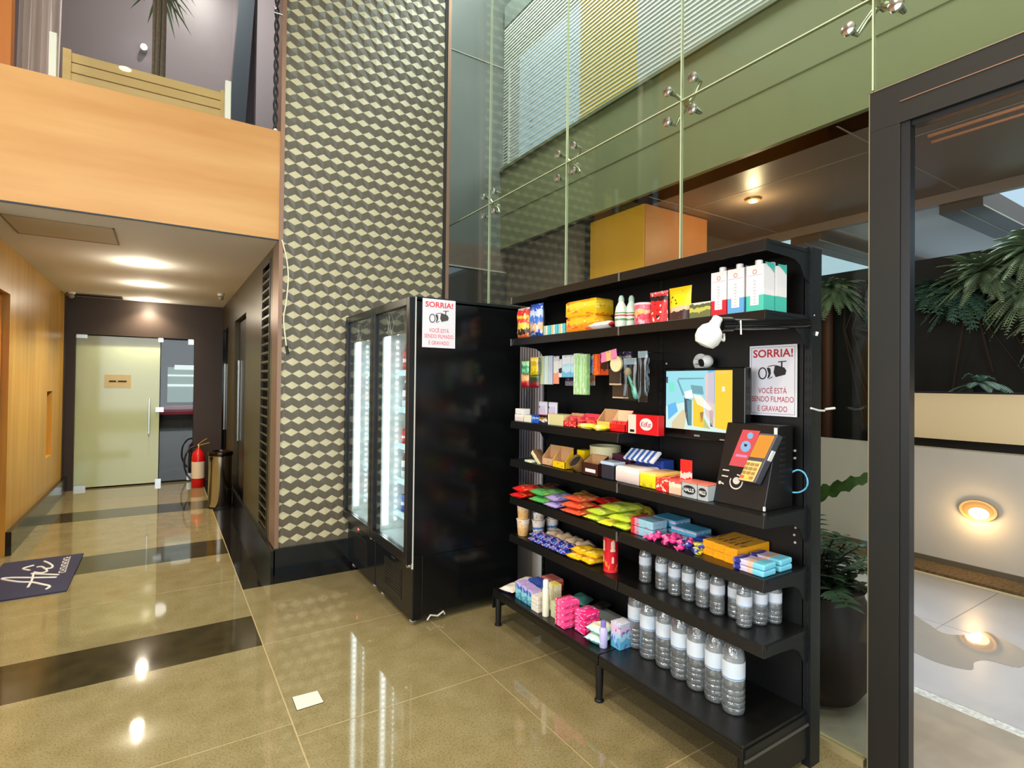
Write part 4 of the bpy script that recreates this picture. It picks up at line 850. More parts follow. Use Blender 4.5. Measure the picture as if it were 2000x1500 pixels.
t = thing('wall_camera', 'small white round camera fixed above the screen', 'camera', (2.16, 1.60, 1.612))
MB().lathe([(0.040, 0), (0.040, 0.012), (0.026, 0.022), (0.012, 0.03), (0.01, 0.05)], seg=24).xf(Matrix.Rotation(-PI/2, 4, 'Y') @ Matrix.Rotation(0.0, 4, 'X')).xf(Matrix.Translation((0, 0.065, 0))).build('mount_disc', M_white, t)
MB().ball((-0.05, 0.0, 0.0), 0.030).tube([(-0.045, 0.06, 0.0), (-0.05, 0.02, 0)], 0.012).build('camera_ball', M_white, t)
MB().tube([(-0.05, 0, 0), (-0.078, 0.012, -0.008)], 0.018, 16).build('lens', M_ink, t)
t = thing('white_plug_lead', 'short white plug lead hanging between the screen and the warning sign', 'cable', (2.14, 1.46, 1.36))
MB().cord([(0, 0.012, 0.137), (0, -0.01, 0.108), (0, 0.006, 0.08), (0, -0.008, 0.045), (0, -0.004, 0.02)], 0.0035, 8).build('lead', M_white, t)
MB().tube([(0, -0.004, 0.025), (0, -0.004, 0.0)], [0.005, 0.008], 10).build('plug', M_white, t)
t = thing('cable_ties', 'white cable ties around the right shelving upright', 'cable tie', (2.2, 1.165, 1.41))
MB().tube([(-0.05, -0.02, 0.006), (0.0, -0.025, -0.004), (0.05, -0.02, -0.006)], 0.004).tube([(0.06, -0.02, 0.0), (0.11, -0.03, 0.004)], 0.005).build('strap', M_white, t)

# payment terminal on the right bay
t = thing('payment_terminal', 'black sloping self payment terminal with a red screen at the shelf end', 'payment terminal', (2.0, 1.32, S4))
y0, y1 = -0.115, 0.112
xb, xt = -0.065, 0.03      # front face at bottom and top
case = MB().hexa([(xb, y0, 0.0), (0.13, y0, 0.0), (0.13, y1, 0.0), (xb, y1, 0.0), (xt, y0, 0.325), (0.13, y0, 0.325), (0.13, y1, 0.325), (xt, y1, 0.325)])
case.build('case', mat('terminal_black', C(16, 14, 15), 0.35), t, bevel=0.003, smooth=False)
def on_face(y, zf, off=0.0):   # point on the sloping front face; zf measured upward
    k = zf/0.325; n = Vector((-0.325, 0, 0.095)).normalized(); return Vector((xb+(xt-xb)*k, y, zf))+n*off
def facequad(mb, pts, off, m=0): mb.add([on_face(y, z_, off) for y, z_ in pts], [tuple(range(len(pts)))], m)
sc_ = MB(); facequad(sc_, [(0.048, 0.298), (-0.030, 0.298), (-0.008+0.0, 0.148), (0.078, 0.148)], 0.0008)
sc_ = MB(); facequad(sc_, [(0.034, 0.300), (-0.043, 0.300), (-0.013, 0.152), (0.068, 0.152)][::-1], 0.001)
so_ = sc_.build('touch_screen', emis('coral_screen', (lin(244), lin(84), lin(88), 1), 0.95), t, smooth=False)
ci = MB()
for cy_, cz_, r_ in ((-0.004, 0.278, 0.013), (0.008, 0.234, 0.022)):
    facequad(ci, [(cy_-r_*math.cos(2*PI*k/24), cz_+r_*math.sin(2*PI*k/24)) for k in range(24)], 0.002)
facequad(ci, [(0.044, 0.200), (-0.008, 0.200), (-0.006, 0.190), (0.046, 0.190)][::-1], 0.002, 1)
facequad(ci, [(0.016, 0.244), (0.000, 0.242), (0.004, 0.233), (0.013, 0.233)][::-1], 0.0028, 2)
ci.build('screen_icons', [emis('icon_blue', (lin(150), lin(200), lin(240), 1), 0.95), emis('icon_pink', (lin(250), lin(150), lin(190), 1), 0.95), M_ink], so_, smooth=False)
lg_ = MB(); Nn = 28
for k in range(4, Nn-1):   # smiling round logo: open ring and blob
    a, b = 2*PI*k/Nn+0.6, 2*PI*(k+1)/Nn+0.6
    facequad(lg_, [(0.022+0.030*math.cos(a), 0.092+0.030*math.sin(a)), (0.022+0.030*math.cos(b), 0.092+0.030*math.sin(b)), (0.022+0.025*math.cos(b), 0.092+0.025*math.sin(b)), (0.022+0.025*math.cos(a), 0.092+0.025*math.sin(a))], 0.0012)
facequad(lg_, [(0.022+0.016*math.cos(2*PI*k/18), 0.096+0.014*math.sin(2*PI*k/18)) for k in range(18)], 0.0012)
for zc_ in (0.128, 0.104): facequad(lg_, [(0.092, zc_), (0.062, zc_), (0.062, zc_+0.005), (0.092, zc_+0.005)], 0.0012)
facequad(lg_, [(0.095+0.007*math.cos(2*PI*k/12), 0.078+0.007*math.sin(2*PI*k/12)) for k in range(12)], 0.0012)
facequad(lg_, [(0.092, 0.077), (0.076, 0.072), (0.076, 0.078), (0.092, 0.082)], 0.0012)
lg_.build('white_logo', mat('logo_white', C(205, 200, 192), 0.5), t, smooth=False)
vs = MB()
for k in range(9): vs.box(0.035+0.0, 0.075, y0-0.001, y0+0.0005, 0.10+k*0.022, 0.108+k*0.022)
vs.build('side_vents', M_ink, t, smooth=False)
MB().box(-0.066, -0.058, y0-0.002, y0+0.004, 0.004, 0.02).box(-0.012+0.03, -0.010+0.03, y0-0.001, y0+0.012, 0.28, 0.318).build('white_clips', M_white, t, smooth=False)
# handheld card reader hung on the terminal
n_ = Vector((-0.325, 0, 0.095)).normalized()
t = thing('card_reader', 'orange and grey card reader with keypad leaning on the black terminal', 'card reader', (2.0, 1.32, S4))
def fp(y, zf, off): return tuple(on_face(y, zf, off))
ty = lambda z_: (z_-0.19)*-0.30-0.011     # slight lean of the reader
def rd(ya, yb, za, zb, o0, o1): return [fp(yb+ty(za), za, o0), fp(ya+ty(za), za, o0), fp(ya+ty(za), za, o1), fp(yb+ty(za), za, o1), fp(yb+ty(zb), zb, o0), fp(ya+ty(zb), zb, o0), fp(ya+ty(zb), zb, o1), fp(yb+ty(zb), zb, o1)]
MB().hexa(rd(-0.103, -0.028, 0.095, 0.285, 0.003, 0.042)).build('body', mat('reader_grey', C(70, 72, 80), 0.4), t, bevel=0.004, smooth=False)
MB().hexa(rd(-0.096, -0.033, 0.190, 0.278, 0.042, 0.046)).build('screen', emis('amber_screen', (lin(250), lin(160), lin(40), 1), 0.95), t, bevel=0.002, smooth=False)
MB().hexa(rd(-0.094, -0.033, 0.098, 0.176, 0.042, 0.047)).build('keypad', mat('keypad_orange', C(250, 176, 110), 0.5, emit=(1, 0.42, 0.14, 1), es=0.35), t, bevel=0.002, smooth=False)
kb = MB()
for r_ in range(4):
    for c_ in range(3): kb.hexa(rd(-0.088+c_*0.019, -0.074+c_*0.019, 0.106+r_*0.017, 0.117+r_*0.017, 0.047, 0.050), (1 if r_ == 0 and c_ == 2 else 2 if r_ == 0 and c_ == 1 else 0))
kb.build('keys', [mat('key_olive', C(150, 130, 60), 0.5), mat('key_red', C(226, 90, 60), 0.5), mat('key_yellow', C(240, 200, 40), 0.5)], t, smooth=False)
MB().hexa(rd(-0.108, -0.103, 0.185, 0.225, 0.012, 0.036)).build('side_button', M_white, t, bevel=0.002, smooth=False)
t = thing('blue_cable_loop', 'light blue network cable looping out behind the payment terminal', 'cable', (2.14, 1.20, 1.11))
MB().cord([(-0.02, 0.025, 0.03), (0.01, 0.0, 0.055), (0.02, -0.025, 0.045), (0.02, -0.038, 0.015), (0.02, -0.03, -0.015), (0.01, -0.005, -0.034), (-0.02, 0.025, -0.033)], 0.0035, 8).build('cord', mat('cord_blue', C(90, 170, 205), 0.4), t)
# ------------------------------------------------------------------ goods: shape builders
R_ = random.Random(3)
def pillow(L, Wd, T, seed=0, upright=False, lift=None):
    """sealed bag: puffed middle, flat crimped ends; length along X (lying) or Z (upright)"""
    rr = random.Random(seed); nu, nv = 16, 10; mb = MB(); ph = rr.uniform(0, 6)
    def P(u, v, s):
        a, b = 2*u-1, 2*v-1; hh = T/2*max(0, 1-abs(a)**5)*max(0, (1-abs(b)**3))**0.7
        hh *= 1+0.18*math.sin(9*u+ph)*math.sin(7*v+ph*2)
        x = L*(u-0.5); y = Wd*(v-0.5)*(1-0.07*math.sin(PI*u)); z = s*hh
        if u < 0.08 or u > 0.92: z += 0.002*math.sin(v*38)
        return (x, y, z+T/2)
    for s in (1, -1):
        n = len(mb.v)
        for i in range(nu+1):
            for j in range(nv+1): mb.v.append(P(i/nu, j/nv, s*1.0 if 0 < j < nv and 0 < i < nu else s*0.02))
        for i in range(nu):
            for j in range(nv):
                a = n+i*(nv+1)+j; q = (a, a+nv+1, a+nv+2, a+1)
                mb.f.append(q if s > 0 else tuple(reversed(q))); mb.m.append(0)
    if upright: mb.xf(Matrix.Rotation(-PI/2, 4, 'Y')); mb.xf(Matrix.Translation((T/2, 0, L/2)))
    return mb
def bag(label, cat, x, y, z, L, Wd, T, m, rz=0, group=None, seed=0, upright=False, tilt=0, name='snack_bag'):
    o = pillow(L, Wd, T, seed, upright).build(name, m, loc=(x, y, z), rot=(0, tilt, rz), ang=60)
    return tag(o, label, cat, group)
def tray(name, label, x0, x1, y0, y1, z, hf, hb, mo, mi, group=None, cat='box'):
    """open display carton: low front, tall back, cardboard inside"""
    cx, cy = (x0+x1)/2, (y0+y1)/2; t = thing(name, label, cat, (cx, cy, z), 0, group); a, b = (x1-x0)/2, (y1-y0)/2; w_ = 0.003; hm = (hf+hb)/2
    o = MB().box(-a, -a+w_, -b, b, 0, hf).box(a-w_, a, -b, b, 0, hb)
    for s in (-1, 1):
        ys_ = (-b, -b+w_) if s < 0 else (b-w_, b)
        o.hexa([(-a, ys_[0], 0), (a, ys_[0], 0), (a, ys_[1], 0), (-a, ys_[1], 0), (-a, ys_[0], hf), (a, ys_[0], hb), (a, ys_[1], hb), (-a, ys_[1], hf)])
    o.box(-a, a, -b, b, 0, w_)
    o.build('carton', mo, t, smooth=False)
    i = MB().box(a-w_-0.001, a-w_, -b+w_, b-w_, w_, hb-0.001)
    for s in (-1, 1):
        yy = -b+w_ if s < 0 else b-w_-0.001
        i.hexa([(-a+w_, yy, w_), (a-w_, yy, w_), (a-w_, yy+0.001, w_), (-a+w_, yy+0.001, w_), (-a+w_, yy, hf-0.001), (a-w_, yy, hb-0.001), (a-w_, yy+0.001, hb-0.001), (-a+w_, yy+0.001, hf-0.001)])
    i.build('inner_lining', mi, t, smooth=False)
    return t
def bar(label, x, y, z, lx, ly, lz, m, cat='snack bar', group=None, rz=0, name='snack_bar', bevel=0.004):
    o = MB().box(-lx/2, lx/2, -ly/2, ly/2, 0, lz).build(name, m, loc=(x, y, z), bevel=bevel, smooth=False, rot=(0, 0, rz))
    return tag(o, label, cat, group)
c = C
# ------------------------------------------------------------------ top shelf
Z = S2+0.0005
bag('red and yellow crisp bag standing at the left end of the top shelf', 'snack bag', 1.905, 2.80, Z, 0.19, 0.13, 0.06, pack('crisps_red', [(0, c(226, 110, 60)), (0.12, c(60, 40, 30)), (0.30, c(240, 200, 60)), (0.48, c(226, 60, 50)), (0.62, c(240, 190, 40)), (0.72, c(214, 40, 44)), (0.93, c(235, 215, 215))], 'Z', 0.05, 5, [(c(250, 220, 150), 9, 0.62)]), upright=True, seed=1)
bag('blue crisp bag standing second on the top shelf', 'snack bag', 1.905, 2.66, Z, 0.20, 0.13, 0.06, pack('crisps_blue', [(0, c(36, 80, 170)), (0.15, c(236, 180, 130)), (0.38, c(60, 110, 200)), (0.6, c(190, 205, 235)), (0.8, c(40, 80, 190)), (0.94, c(60, 100, 200))], 'Z', 0.10, 5, [(c(200, 215, 240), 6, 0.60)]), upright=True, seed=2)
M_cy = pack('cyan_carton', [(0, c(90, 196, 206)), (0.35, c(230, 232, 225)), (0.55, c(236, 190, 120)), (0.8, c(110, 200, 210))], 'Y', 0.05, 6)
for y, lb in ((2.555, 'left'), (2.485, 'middle'), (2.415, 'right')): box1('small_carton', '%s one of the three small cyan cartons low on the top shelf' % lb, 'box', 1.90, 1.96, y-0.032, y+0.032, Z, Z+0.058, M_cy, 'small cyan cartons')
M_y1 = pack('yellow_pack', [(0, c(246, 196, 30)), (0.5, c(252, 214, 60)), (0.85, c(248, 180, 30))], 'Z', 0.08, 4, [(c(236, 130, 40), 5, 0.63), (c(245, 236, 170), 7, 0.66)])
M_y2 = pack('orange_yellow_pack', [(0, c(250, 150, 30)), (0.5, c(252, 190, 40)), (0.85, c(250, 170, 30))], 'Z', 0.08, 4, [(c(240, 96, 40), 5, 0.62), (c(245, 226, 170), 7, 0.66)])
def soft(name, label, cat, x0, x1, y0, y1, z0, z1, m, group=None):
    cx, cy = (x0+x1)/2, (y0+y1)/2; hx, hy, hz = (x1-x0)/2, (y1-y0)/2, (z1-z0); mb = MB(); n = 12
    prof = [(0.90, 0.0), (0.99, 0.08), (1.0, 0.5), (0.985, 0.9), (0.9, 1.0)]
    for s, k in prof:
        for i in range(4*n):
            t_ = i/(4*n)*4; e, f_ = int(t_), t_-int(t_)
            px, py = [(1-2*f_, 1), (-1, 1-2*f_), (-1+2*f_, -1), (1, -1+2*f_)][e]
            bul = 1+0.03*math.sin(PI*f_)*math.sin(PI*k)+0.008*math.sin(13*t_+k*9)
            mb.v.append((px*hx*s*bul, py*hy*s*bul, hz*k))
    for j in range(len(prof)-1):
        for i in range(4*n):
            a = j*4*n+i; b = j*4*n+(i+1) % (4*n); mb.f.append((a, b, b+4*n, a+4*n)); mb.m.append(0)
    mb.f.append(tuple(reversed(range(4*n)))); mb.m.append(0); mb.f.append(tuple(range((len(prof)-1)*4*n, len(prof)*4*n))); mb.m.append(0)
    return tag(mb.build(name, m, loc=(cx, cy, z0), ang=50), label, cat, group)
soft('wrapped_pack', 'lower orange-yellow wrapped pack in the stack on the top shelf', 'pack', 1.90, 2.02, 2.125, 2.37, Z, Z+0.082, M_y2)
soft('wrapped_pack', 'upper bright yellow wrapped pack in the stack on the top shelf', 'pack', 1.90, 2.02, 2.12, 2.375, Z+0.083, Z+0.172, M_y1)
bag('flat white packet with a red tip lying on the top shelf', 'packet', 1.94, 2.09, Z, 0.10, 0.20, 0.042, pack('white_red_tip', [(0, c(190, 50, 60)), (0.14, c(236, 232, 226))], 'Y', 0.03, 4), seed=3)
gb_ = None
for (x, y, lb) in ((1.915, 1.955, 'front'), (1.955, 1.925, 'rear')):
    t = thing('sauce_bottle', '%s one of the two white squeeze bottles on the top shelf' % lb, 'bottle', (x, y, Z), 0, 'white squeeze bottles')
    MB().lathe([(0.026, 0), (0.030, 0.01), (0.031, 0.07), (0.026, 0.10), (0.014, 0.125), (0.013, 0.13)], seg=20).build('body', mat('pale_green_white', C(216, 228, 214), 0.35), t)
    MB().lathe([(0.0315, 0.032), (0.0315, 0.072)], seg=20).build('paper_label', pack('sauce_label', [(0, c(90, 150, 90)), (0.25, c(235, 235, 225)), (0.5, c(214, 60, 60)), (0.72, c(235, 235, 225)), (0.85, c(80, 140, 80))], 'Z', 0.03), t)
    MB().lathe([(0.015, 0.13), (0.014, 0.145), (0.008, 0.158)], seg=14).build('cap', mat('cap_pale_green', C(176, 206, 186), 0.4), t)
t = thing('drink_tin', 'round pink tin with a white lid on the top shelf', 'tin', (1.94, 1.825, Z))
MB().lathe([(0.044, 0), (0.046, 0.004), (0.046, 0.095)], seg=30).build('body', pack('pink_tin', [(0, c(232, 110, 130)), (0.25, c(236, 70, 90)), (0.5, c(240, 180, 90)), (0.75, c(236, 96, 120))], 'Z', 0.1, 3, [(c(245, 190, 200), 4, 0.58)]), t)
MB().lathe([(0.048, 0.095), (0.048, 0.104), (0.044, 0.106)], seg=30).build('lid', mat('lid_pale_pink', C(240, 206, 210), 0.4), t)
def pouch(label, x, y, z, Hh, Wd, T, m, name='standing_pouch'):
    mb = MB(); nu, nv = 12, 10
    for s in (-1, 1):
        n = len(mb.v)
        for i in range(nu+1):
            for j in range(nv+1):
                u, v = i/nu, 2*j/nv-1; th = T/2*(1-u)**0.7*(1-abs(v)**4) if u < 0.93 else 0.001
                wv = Wd/2*(1-0.06*math.sin(PI*u)); mb.v.append((s*th, v*wv, Hh*u))
        for i in range(nu):
            for j in range(nv):
                a = n+i*(nv+1)+j; q = (a, a+1, a+nv+2, a+nv+1); mb.f.append(q if s > 0 else tuple(reversed(q))); mb.m.append(0)
    return tag(mb.build(name, m, loc=(x, y, z), ang=60), label, 'pouch')
pouch('red and black standing pouch on the top shelf beside the pink tin', 1.93, 1.725, Z, 0.148, 0.108, 0.05, pack('pouch_red', [(0, c(206, 40, 40)), (0.55, c(226, 36, 44)), (0.7, c(28, 22, 24)), (0.85, c(214, 60, 60)), (0.93, c(236, 120, 130))], 'Z', 0.05, 4, [(c(245, 225, 215), 5, 0.64), (c(40, 26, 26), 6, 0.66)], seed=1.2))
pouch('yellow and brown standing pouch on the top shelf', 1.93, 1.603, Z, 0.152, 0.124, 0.05, pack('pouch_yellow', [(0, c(66, 40, 36)), (0.30, c(226, 190, 160)), (0.44, c(246, 214, 30)), (0.9, c(240, 200, 20))], 'Z', 0.06, 3, [(c(120, 50, 30), 4, 0.66)], seed=2.3))
box1('small_green_box', 'small olive green box between the yellow pouch and the milk cartons', 'box', 1.90, 1.96, 1.425, 1.53, Z, Z+0.066, pack('green_box', [(0, c(110, 116, 70)), (0.4, c(196, 190, 90)), (0.65, c(90, 100, 60)), (0.86, c(226, 214, 200))], 'Z', 0.12, 3))
def milk(label, x, y, base, cat='carton'):
    t = thing('drink_carton', label, cat, (x, y, Z), 0, 'milk cartons on the top shelf'); a, b, H_ = 0.035, 0.036, 0.19
    MB().box(-a, a, -b, b, 0, 0.062, 1).box(-a, a, -b, b, 0.062, 0.165, 0).hexa([(-a, -b, 0.165), (a, -b, 0.165), (a, b, 0.165), (-a, b, 0.165), (-a, -b, 0.178), (a, -b, 0.19), (a, b, 0.19), (-a, b, 0.178)], 0).build('body', [mat('carton_white', C(236, 232, 232), 0.4), base], t, smooth=False)
    MB().box(-a-0.0008, -a, -0.016, 0.018, 0.024, 0.075).build('white_panel', MATS['carton_white'], t, smooth=False)
    pm_ = MB().box(-a-0.001, -a, -b+0.004, b-0.004, 0.138, 0.140)
    for k in range(8): pm_.box(-a-0.0014, -a-0.0008, -0.005, 0.006, 0.03+k*0.012, 0.036+k*0.012, 1)
    for k in range(12):
        q0, q1 = 2*PI*k/12, 2*PI*(k+1)/12; pm_.add([(-a-0.001, 0.009*math.cos(q0), 0.152+0.009*math.sin(q0)), (-a-0.001, 0.009*math.cos(q1), 0.152+0.009*math.sin(q1)), (-a-0.001, 0.006*math.cos(q1), 0.152+0.006*math.sin(q1)), (-a-0.001, 0.006*math.cos(q0), 0.152+0.006*math.sin(q0))], [(0, 1, 2, 3)], 2)
    pm_.build('printed_marks', [mat('print_lilac', C(190, 176, 196), 0.5), mat('print_grey', C(196, 196, 196), 0.5), mat('print_brown', C(196, 130, 100), 0.5)], t, smooth=False)
    MB().lathe([(0.014, 0.176), (0.014, 0.198), (0.012, 0.2)], c=(-0.008, 0, 0), seg=16).build('cap', M_white, t)
    MB().add([(-0.030, -b-0.0006, 0.186), (a, -b-0.0006, 0.188), (a, -b-0.0006, 0.150), (0.012, -b-0.0006, 0.165)], [(0, 1, 2, 3)]).build('corner_print', base, t, smooth=False)
B_r, B_b, B_g = mat('carton_red', C(206, 34, 50), 0.4), mat('carton_blue', C(96, 164, 214), 0.4), mat('carton_green', C(76, 190, 170), 0.4)
milk('white milk carton with a red base, leftmost of the row', 1.935, 1.385, B_r)
milk('white milk carton with a blue base', 1.935, 1.308, B_b)
milk('front white milk carton with a green base, rightmost of the row', 1.935, 1.226, B_g)
milk('rear white milk carton with a green base behind the rightmost one', 2.012, 1.222, B_g)

# ------------------------------------------------------------------ hanging goods on pegs
def peg(t, x, y, z):
    MB().tube([(x, y, z), (2.163-t.location.x, y, z)], 0.0025, 6).build('peg', M_chrome, t)
def hang(name, label, x, y0, y1, z0, z1, m, T=0.012, kind='card', cat='packet', group=None, hook=True, n=1, tilt=0):
    s = x/2.02; y0, y1, z0, z1 = y0*s, y1*s, 1.5+(z0-1.5)*s, 1.5+(z1-1.5)*s; cy, Hh, Wd = (y0+y1)/2, z1-z0, y1-y0
    t = thing(name, label, cat, (x, cy, z0), 0, group)
    if kind == 'bag': mb = pillow(Hh, Wd, max(T, 0.02), int(cy*100), True); mb.xf(Matrix.Translation((-T/2, 0, 0)))
    elif kind == 'disc':
        mb = MB().tube([(0, 0, Hh/2), (0.012, 0, Hh/2)], Wd/2, 28)
    else:
        mb = MB().box(-T/2, T/2, -Wd/2, Wd/2, 0, Hh)
        if tilt: mb.xf(Matrix.Rotation(tilt, 4, 'X'))
    mb.build('pack', m, t, smooth=kind != 'card', bevel=0.003 if kind == 'card' and T > 0.006 else 0)
    if hook: peg(t, -0.01, 0, Hh-0.006)
    return t
hang('sweet_bag', 'small pale green sweet bag hanging at the far left', 1.93, 2.885, 2.975, 1.565, 1.648, pack('hang_green', [(0, c(120, 200, 150)), (0.4, c(60, 150, 110)), (0.6, c(160, 210, 160))], 'Z', 0.15, 4, [(c(30, 110, 80), 5, 0.62)]), 0.02, 'bag')
hang('sweet_bag', 'small yellow sweet bag hanging beside the pale green one', 1.93, 2.784, 2.874, 1.558, 1.670, pack('hang_yellow', [(0, c(214, 190, 30)), (0.5, c(190, 160, 30)), (0.75, c(226, 200, 90))], 'Z', 0.1, 4, [(c(100, 90, 20), 5, 0.66)]), 0.02, 'bag')
hang('sweet_bag', 'dark red and cream snack bag hanging low at the far left', 1.95, 2.88, 2.975, 1.474, 1.562, pack('hang_red', [(0, c(150, 20, 34)), (0.35, c(200, 60, 50)), (0.5, c(226, 180, 120))], 'Z', 0.1, 4), 0.025, 'bag')
hang('sweet_bag', 'dark green and red snack bag hanging below the yellow one', 1.95, 2.77, 2.87, 1.474, 1.562, pack('hang_green_red', [(0, c(130, 16, 30)), (0.4, c(50, 60, 30)), (0.75, c(100, 120, 60))], 'Z', 0.1, 4), 0.025, 'bag')
cards = [('pale yellow', (2.735, 2.775), (196, 206, 160)), ('white', (2.690, 2.730), (214, 220, 216)), ('lilac', (2.645, 2.685), (190, 200, 222))]
for k, (nm, (a, b), col) in enumerate(cards):
    hang('blister_card', '%s flat card pack hanging in the left group' % nm, 1.96, a, b, 1.496, 1.675, pack('card_'+nm, [(0, c(*[int(v*0.95) for v in col])), (0.45, c(*col)), (0.7, c(150, 196, 196)), (0.86, c(228, 230, 228))], 'Y', 0.08, 3), 0.016)
hang('blister_card', 'narrow white and pink card pack hanging in the left group', 1.96, 2.585, 2.636, 1.500, 1.670, pack('card_pink', [(0, c(230, 150, 120)), (0.4, c(226, 226, 222)), (0.8, c(200, 200, 204))], 'Z', 0.06, 3), 0.01)
hang('blister_card', 'small white card with a black plug hanging next to the pale blue packs', 1.955, 2.555, 2.585, 1.540, 1.650, pack('card_plug', [(0, c(224, 224, 226)), (0.25, c(50, 50, 60)), (0.5, c(222, 222, 224))], 'Z', 0.05, 3), 0.008)
hang('wipes_pack', 'pale blue and white pack with a hanging hole, left one of two', 1.95, 2.47, 2.545, 1.540, 1.672, pack('wipes', [(0, c(110, 180, 214)), (0.25, c(180, 214, 230)), (0.6, c(216, 222, 226)), (0.9, c(190, 204, 214))], 'Z', 0.08, 3, [(c(120, 150, 170), 8, 0.68)]), 0.02)
hang('wipes_pack', 'pale blue and white pack with a hanging hole, right one of two', 1.95, 2.432, 2.466, 1.540, 1.672, MATS['wipes'], 0.02)
hang('earphone_pack', 'dark purple and grey pack hanging behind below the pale blue packs', 2.00, 2.434, 2.52, 1.490, 1.55, pack('purple_pack', [(0, c(120, 116, 130)), (0.45, c(44, 36, 66)), (0.8, c(70, 60, 90))], 'Z', 0.05, 3, [(c(220, 220, 230), 7, 0.68)]), 0.01)
M_lg = pack('long_green', [(0, c(150, 204, 130)), (0.3, c(190, 220, 176)), (0.5, c(160, 206, 140)), (0.75, c(200, 226, 190))], 'Y', 0.06, 3, [(c(220, 232, 214), 6, 0.62)])
hang('long_pack', 'tall pale green pack hanging in the middle, left one of two', 1.95, 2.376, 2.43, 1.440, 1.678, M_lg, 0.03)
hang('long_pack', 'tall pale green pack hanging in the middle, right one of two', 1.955, 2.318, 2.372, 1.440, 1.672, M_lg, 0.03)
hang('blister_card', 'blue blister pack hanging right of the tall green packs', 1.99, 2.262, 2.315, 1.560, 1.662, pack('blue_pack', [(0, c(90, 150, 200)), (0.4, c(50, 110, 180)), (0.75, c(120, 170, 206))], 'Z', 0.1, 3), 0.014)
hang('blister_card', 'pale card with an orange patch hanging low beside the tall green packs', 2.02, 2.262, 2.312, 1.493, 1.562, pack('pale_orange_card', [(0, c(196, 190, 180)), (0.35, c(216, 130, 80)), (0.6, c(190, 196, 180))], 'Z', 0.1, 3), 0.008)
M_or = pack('orange_pack', [(0, c(214, 70, 30)), (0.3, c(240, 110, 30)), (0.7, c(206, 70, 20))], 'Y', 0.08, 3, [(c(250, 150, 60), 5, 0.64)])
hang('orange_pack', 'orange glossy pack hanging under the pink card, left one of two', 1.98, 2.213, 2.270, 1.550, 1.668, M_or, 0.022)
hang('orange_pack', 'orange and brown pack hanging under the pink card, right one of two', 1.99, 2.145, 2.205, 1.550, 1.655, pack('orange_brown', [(0, c(190, 70, 24)), (0.3, c(60, 30, 20)), (0.75, c(214, 90, 30))], 'Z', 0.1, 3), 0.022)
hang('header_card', 'pink card with a yellow spot hanging tilted', 1.93, 2.087, 2.215, 1.628, 1.682, pack('pink_card', [(0, c(240, 140, 180)), (0.35, c(238, 200, 130)), (0.62, c(240, 140, 180)), (0.9, c(130, 40, 90))], 'Y', 0.05, 3), 0.002, tilt=-0.16)
hang('powder_puff', 'round cream sponge disc hanging in front of the brown pouches', 1.93, 2.058, 2.142, 1.574, 1.646, mat('sponge_cream', C(228, 216, 170), 0.7, bump=0.3, scale=80), kind='disc')
M_bp = pack('brown_pouch', [(0, c(206, 186, 160)), (0.10, c(66, 52, 42)), (0.92, c(90, 74, 60))], 'Z', 0.01, 3)
hang('brown_pouch', 'upper dark brown flat pouch hanging under the cream disc', 1.97, 2.055, 2.143, 1.497, 1.585, M_bp, 0.012)
hang('brown_pouch', 'lower dark brown flat pouch hanging under the cream disc', 1.99, 2.005, 2.118, 1.428, 1.502, M_bp, 0.012)
def zipbag(label, x, y0, y1, z0, z1, inner):
    s = x/2.02; y0, y1, z0, z1 = y0*s, y1*s, 1.5+(z0-1.5)*s, 1.5+(z1-1.5)*s; t = thing('zip_bag', label, 'bag', (x, (y0+y1)/2, z0)); w_, H_ = (y1-y0)/2, z1-z0
    mb = pillow(H_, 2*w_, 0.022, 5, True); mb.xf(Matrix.Translation((-0.011, 0, 0)))
    mb.build('clear_film', glass('plastic_film', (0.82, 0.87, 0.9, 1), 1.45, 0.12, 1.6), t)
    MB().box(-0.0135, -0.0125, -w_+0.003, w_-0.003, H_-0.035, H_-0.004).build('header_card', mat('header_card_blue', C(156, 176, 186), 0.5), t, smooth=False)
    inner(t, w_, H_); peg(t, -0.005, 0, H_-0.008)
def in1(t, w_, H_):
    mb = MB(); rr = random.Random(4)
    for k in range(5): mb.tube([(0.0, -w_*0.5+0.012*math.sin(q+k), 0.05+0.035*k+0.02*math.cos(q*1.3)) for q in [i*0.7 for i in range(9)]], 0.004, 6)
    mb.build('coiled_cable', mat('cable_slate', C(66, 84, 98), 0.25), t)
def in2(t, w_, H_):
    MB().tube([(0, 0.02, 0.12), (0, 0.0, 0.085), (0, -0.015, 0.05), (0, -0.028, 0.02), (0, -0.03, 0.008)], [0.005, 0.009, 0.012, 0.013, 0.006], 12).build('brush_handle', mat('mint_handle', C(110, 204, 170), 0.35), t)
    MB().ball((0, 0.026, 0.14), 0.018, zs=1.3).build('brush_head', mat('brush_bristles', C(190, 170, 130), 0.8), t)
zipbag('clear zip bag with coiled dark cable hanging at the right end', 1.93, 1.862, 1.93, 1.415, 1.672, in1)
zipbag('clear bag with a mint handled brush hanging beside the cable bag', 1.945, 1.935, 2.03, 1.420, 1.640, in2)
hang('earphone_card', 'dark purple card with a small white cable hanging beside the zip bag', 2.0, 1.985, 2.075, 1.535, 1.672, pack('purple_card', [(0, c(66, 70, 96)), (0.4, c(60, 60, 90)), (0.6, c(170, 160, 150)), (0.82, c(50, 40, 80))], 'Z', 0.08, 3, [(c(220, 222, 226), 6, 0.66)]), 0.006)

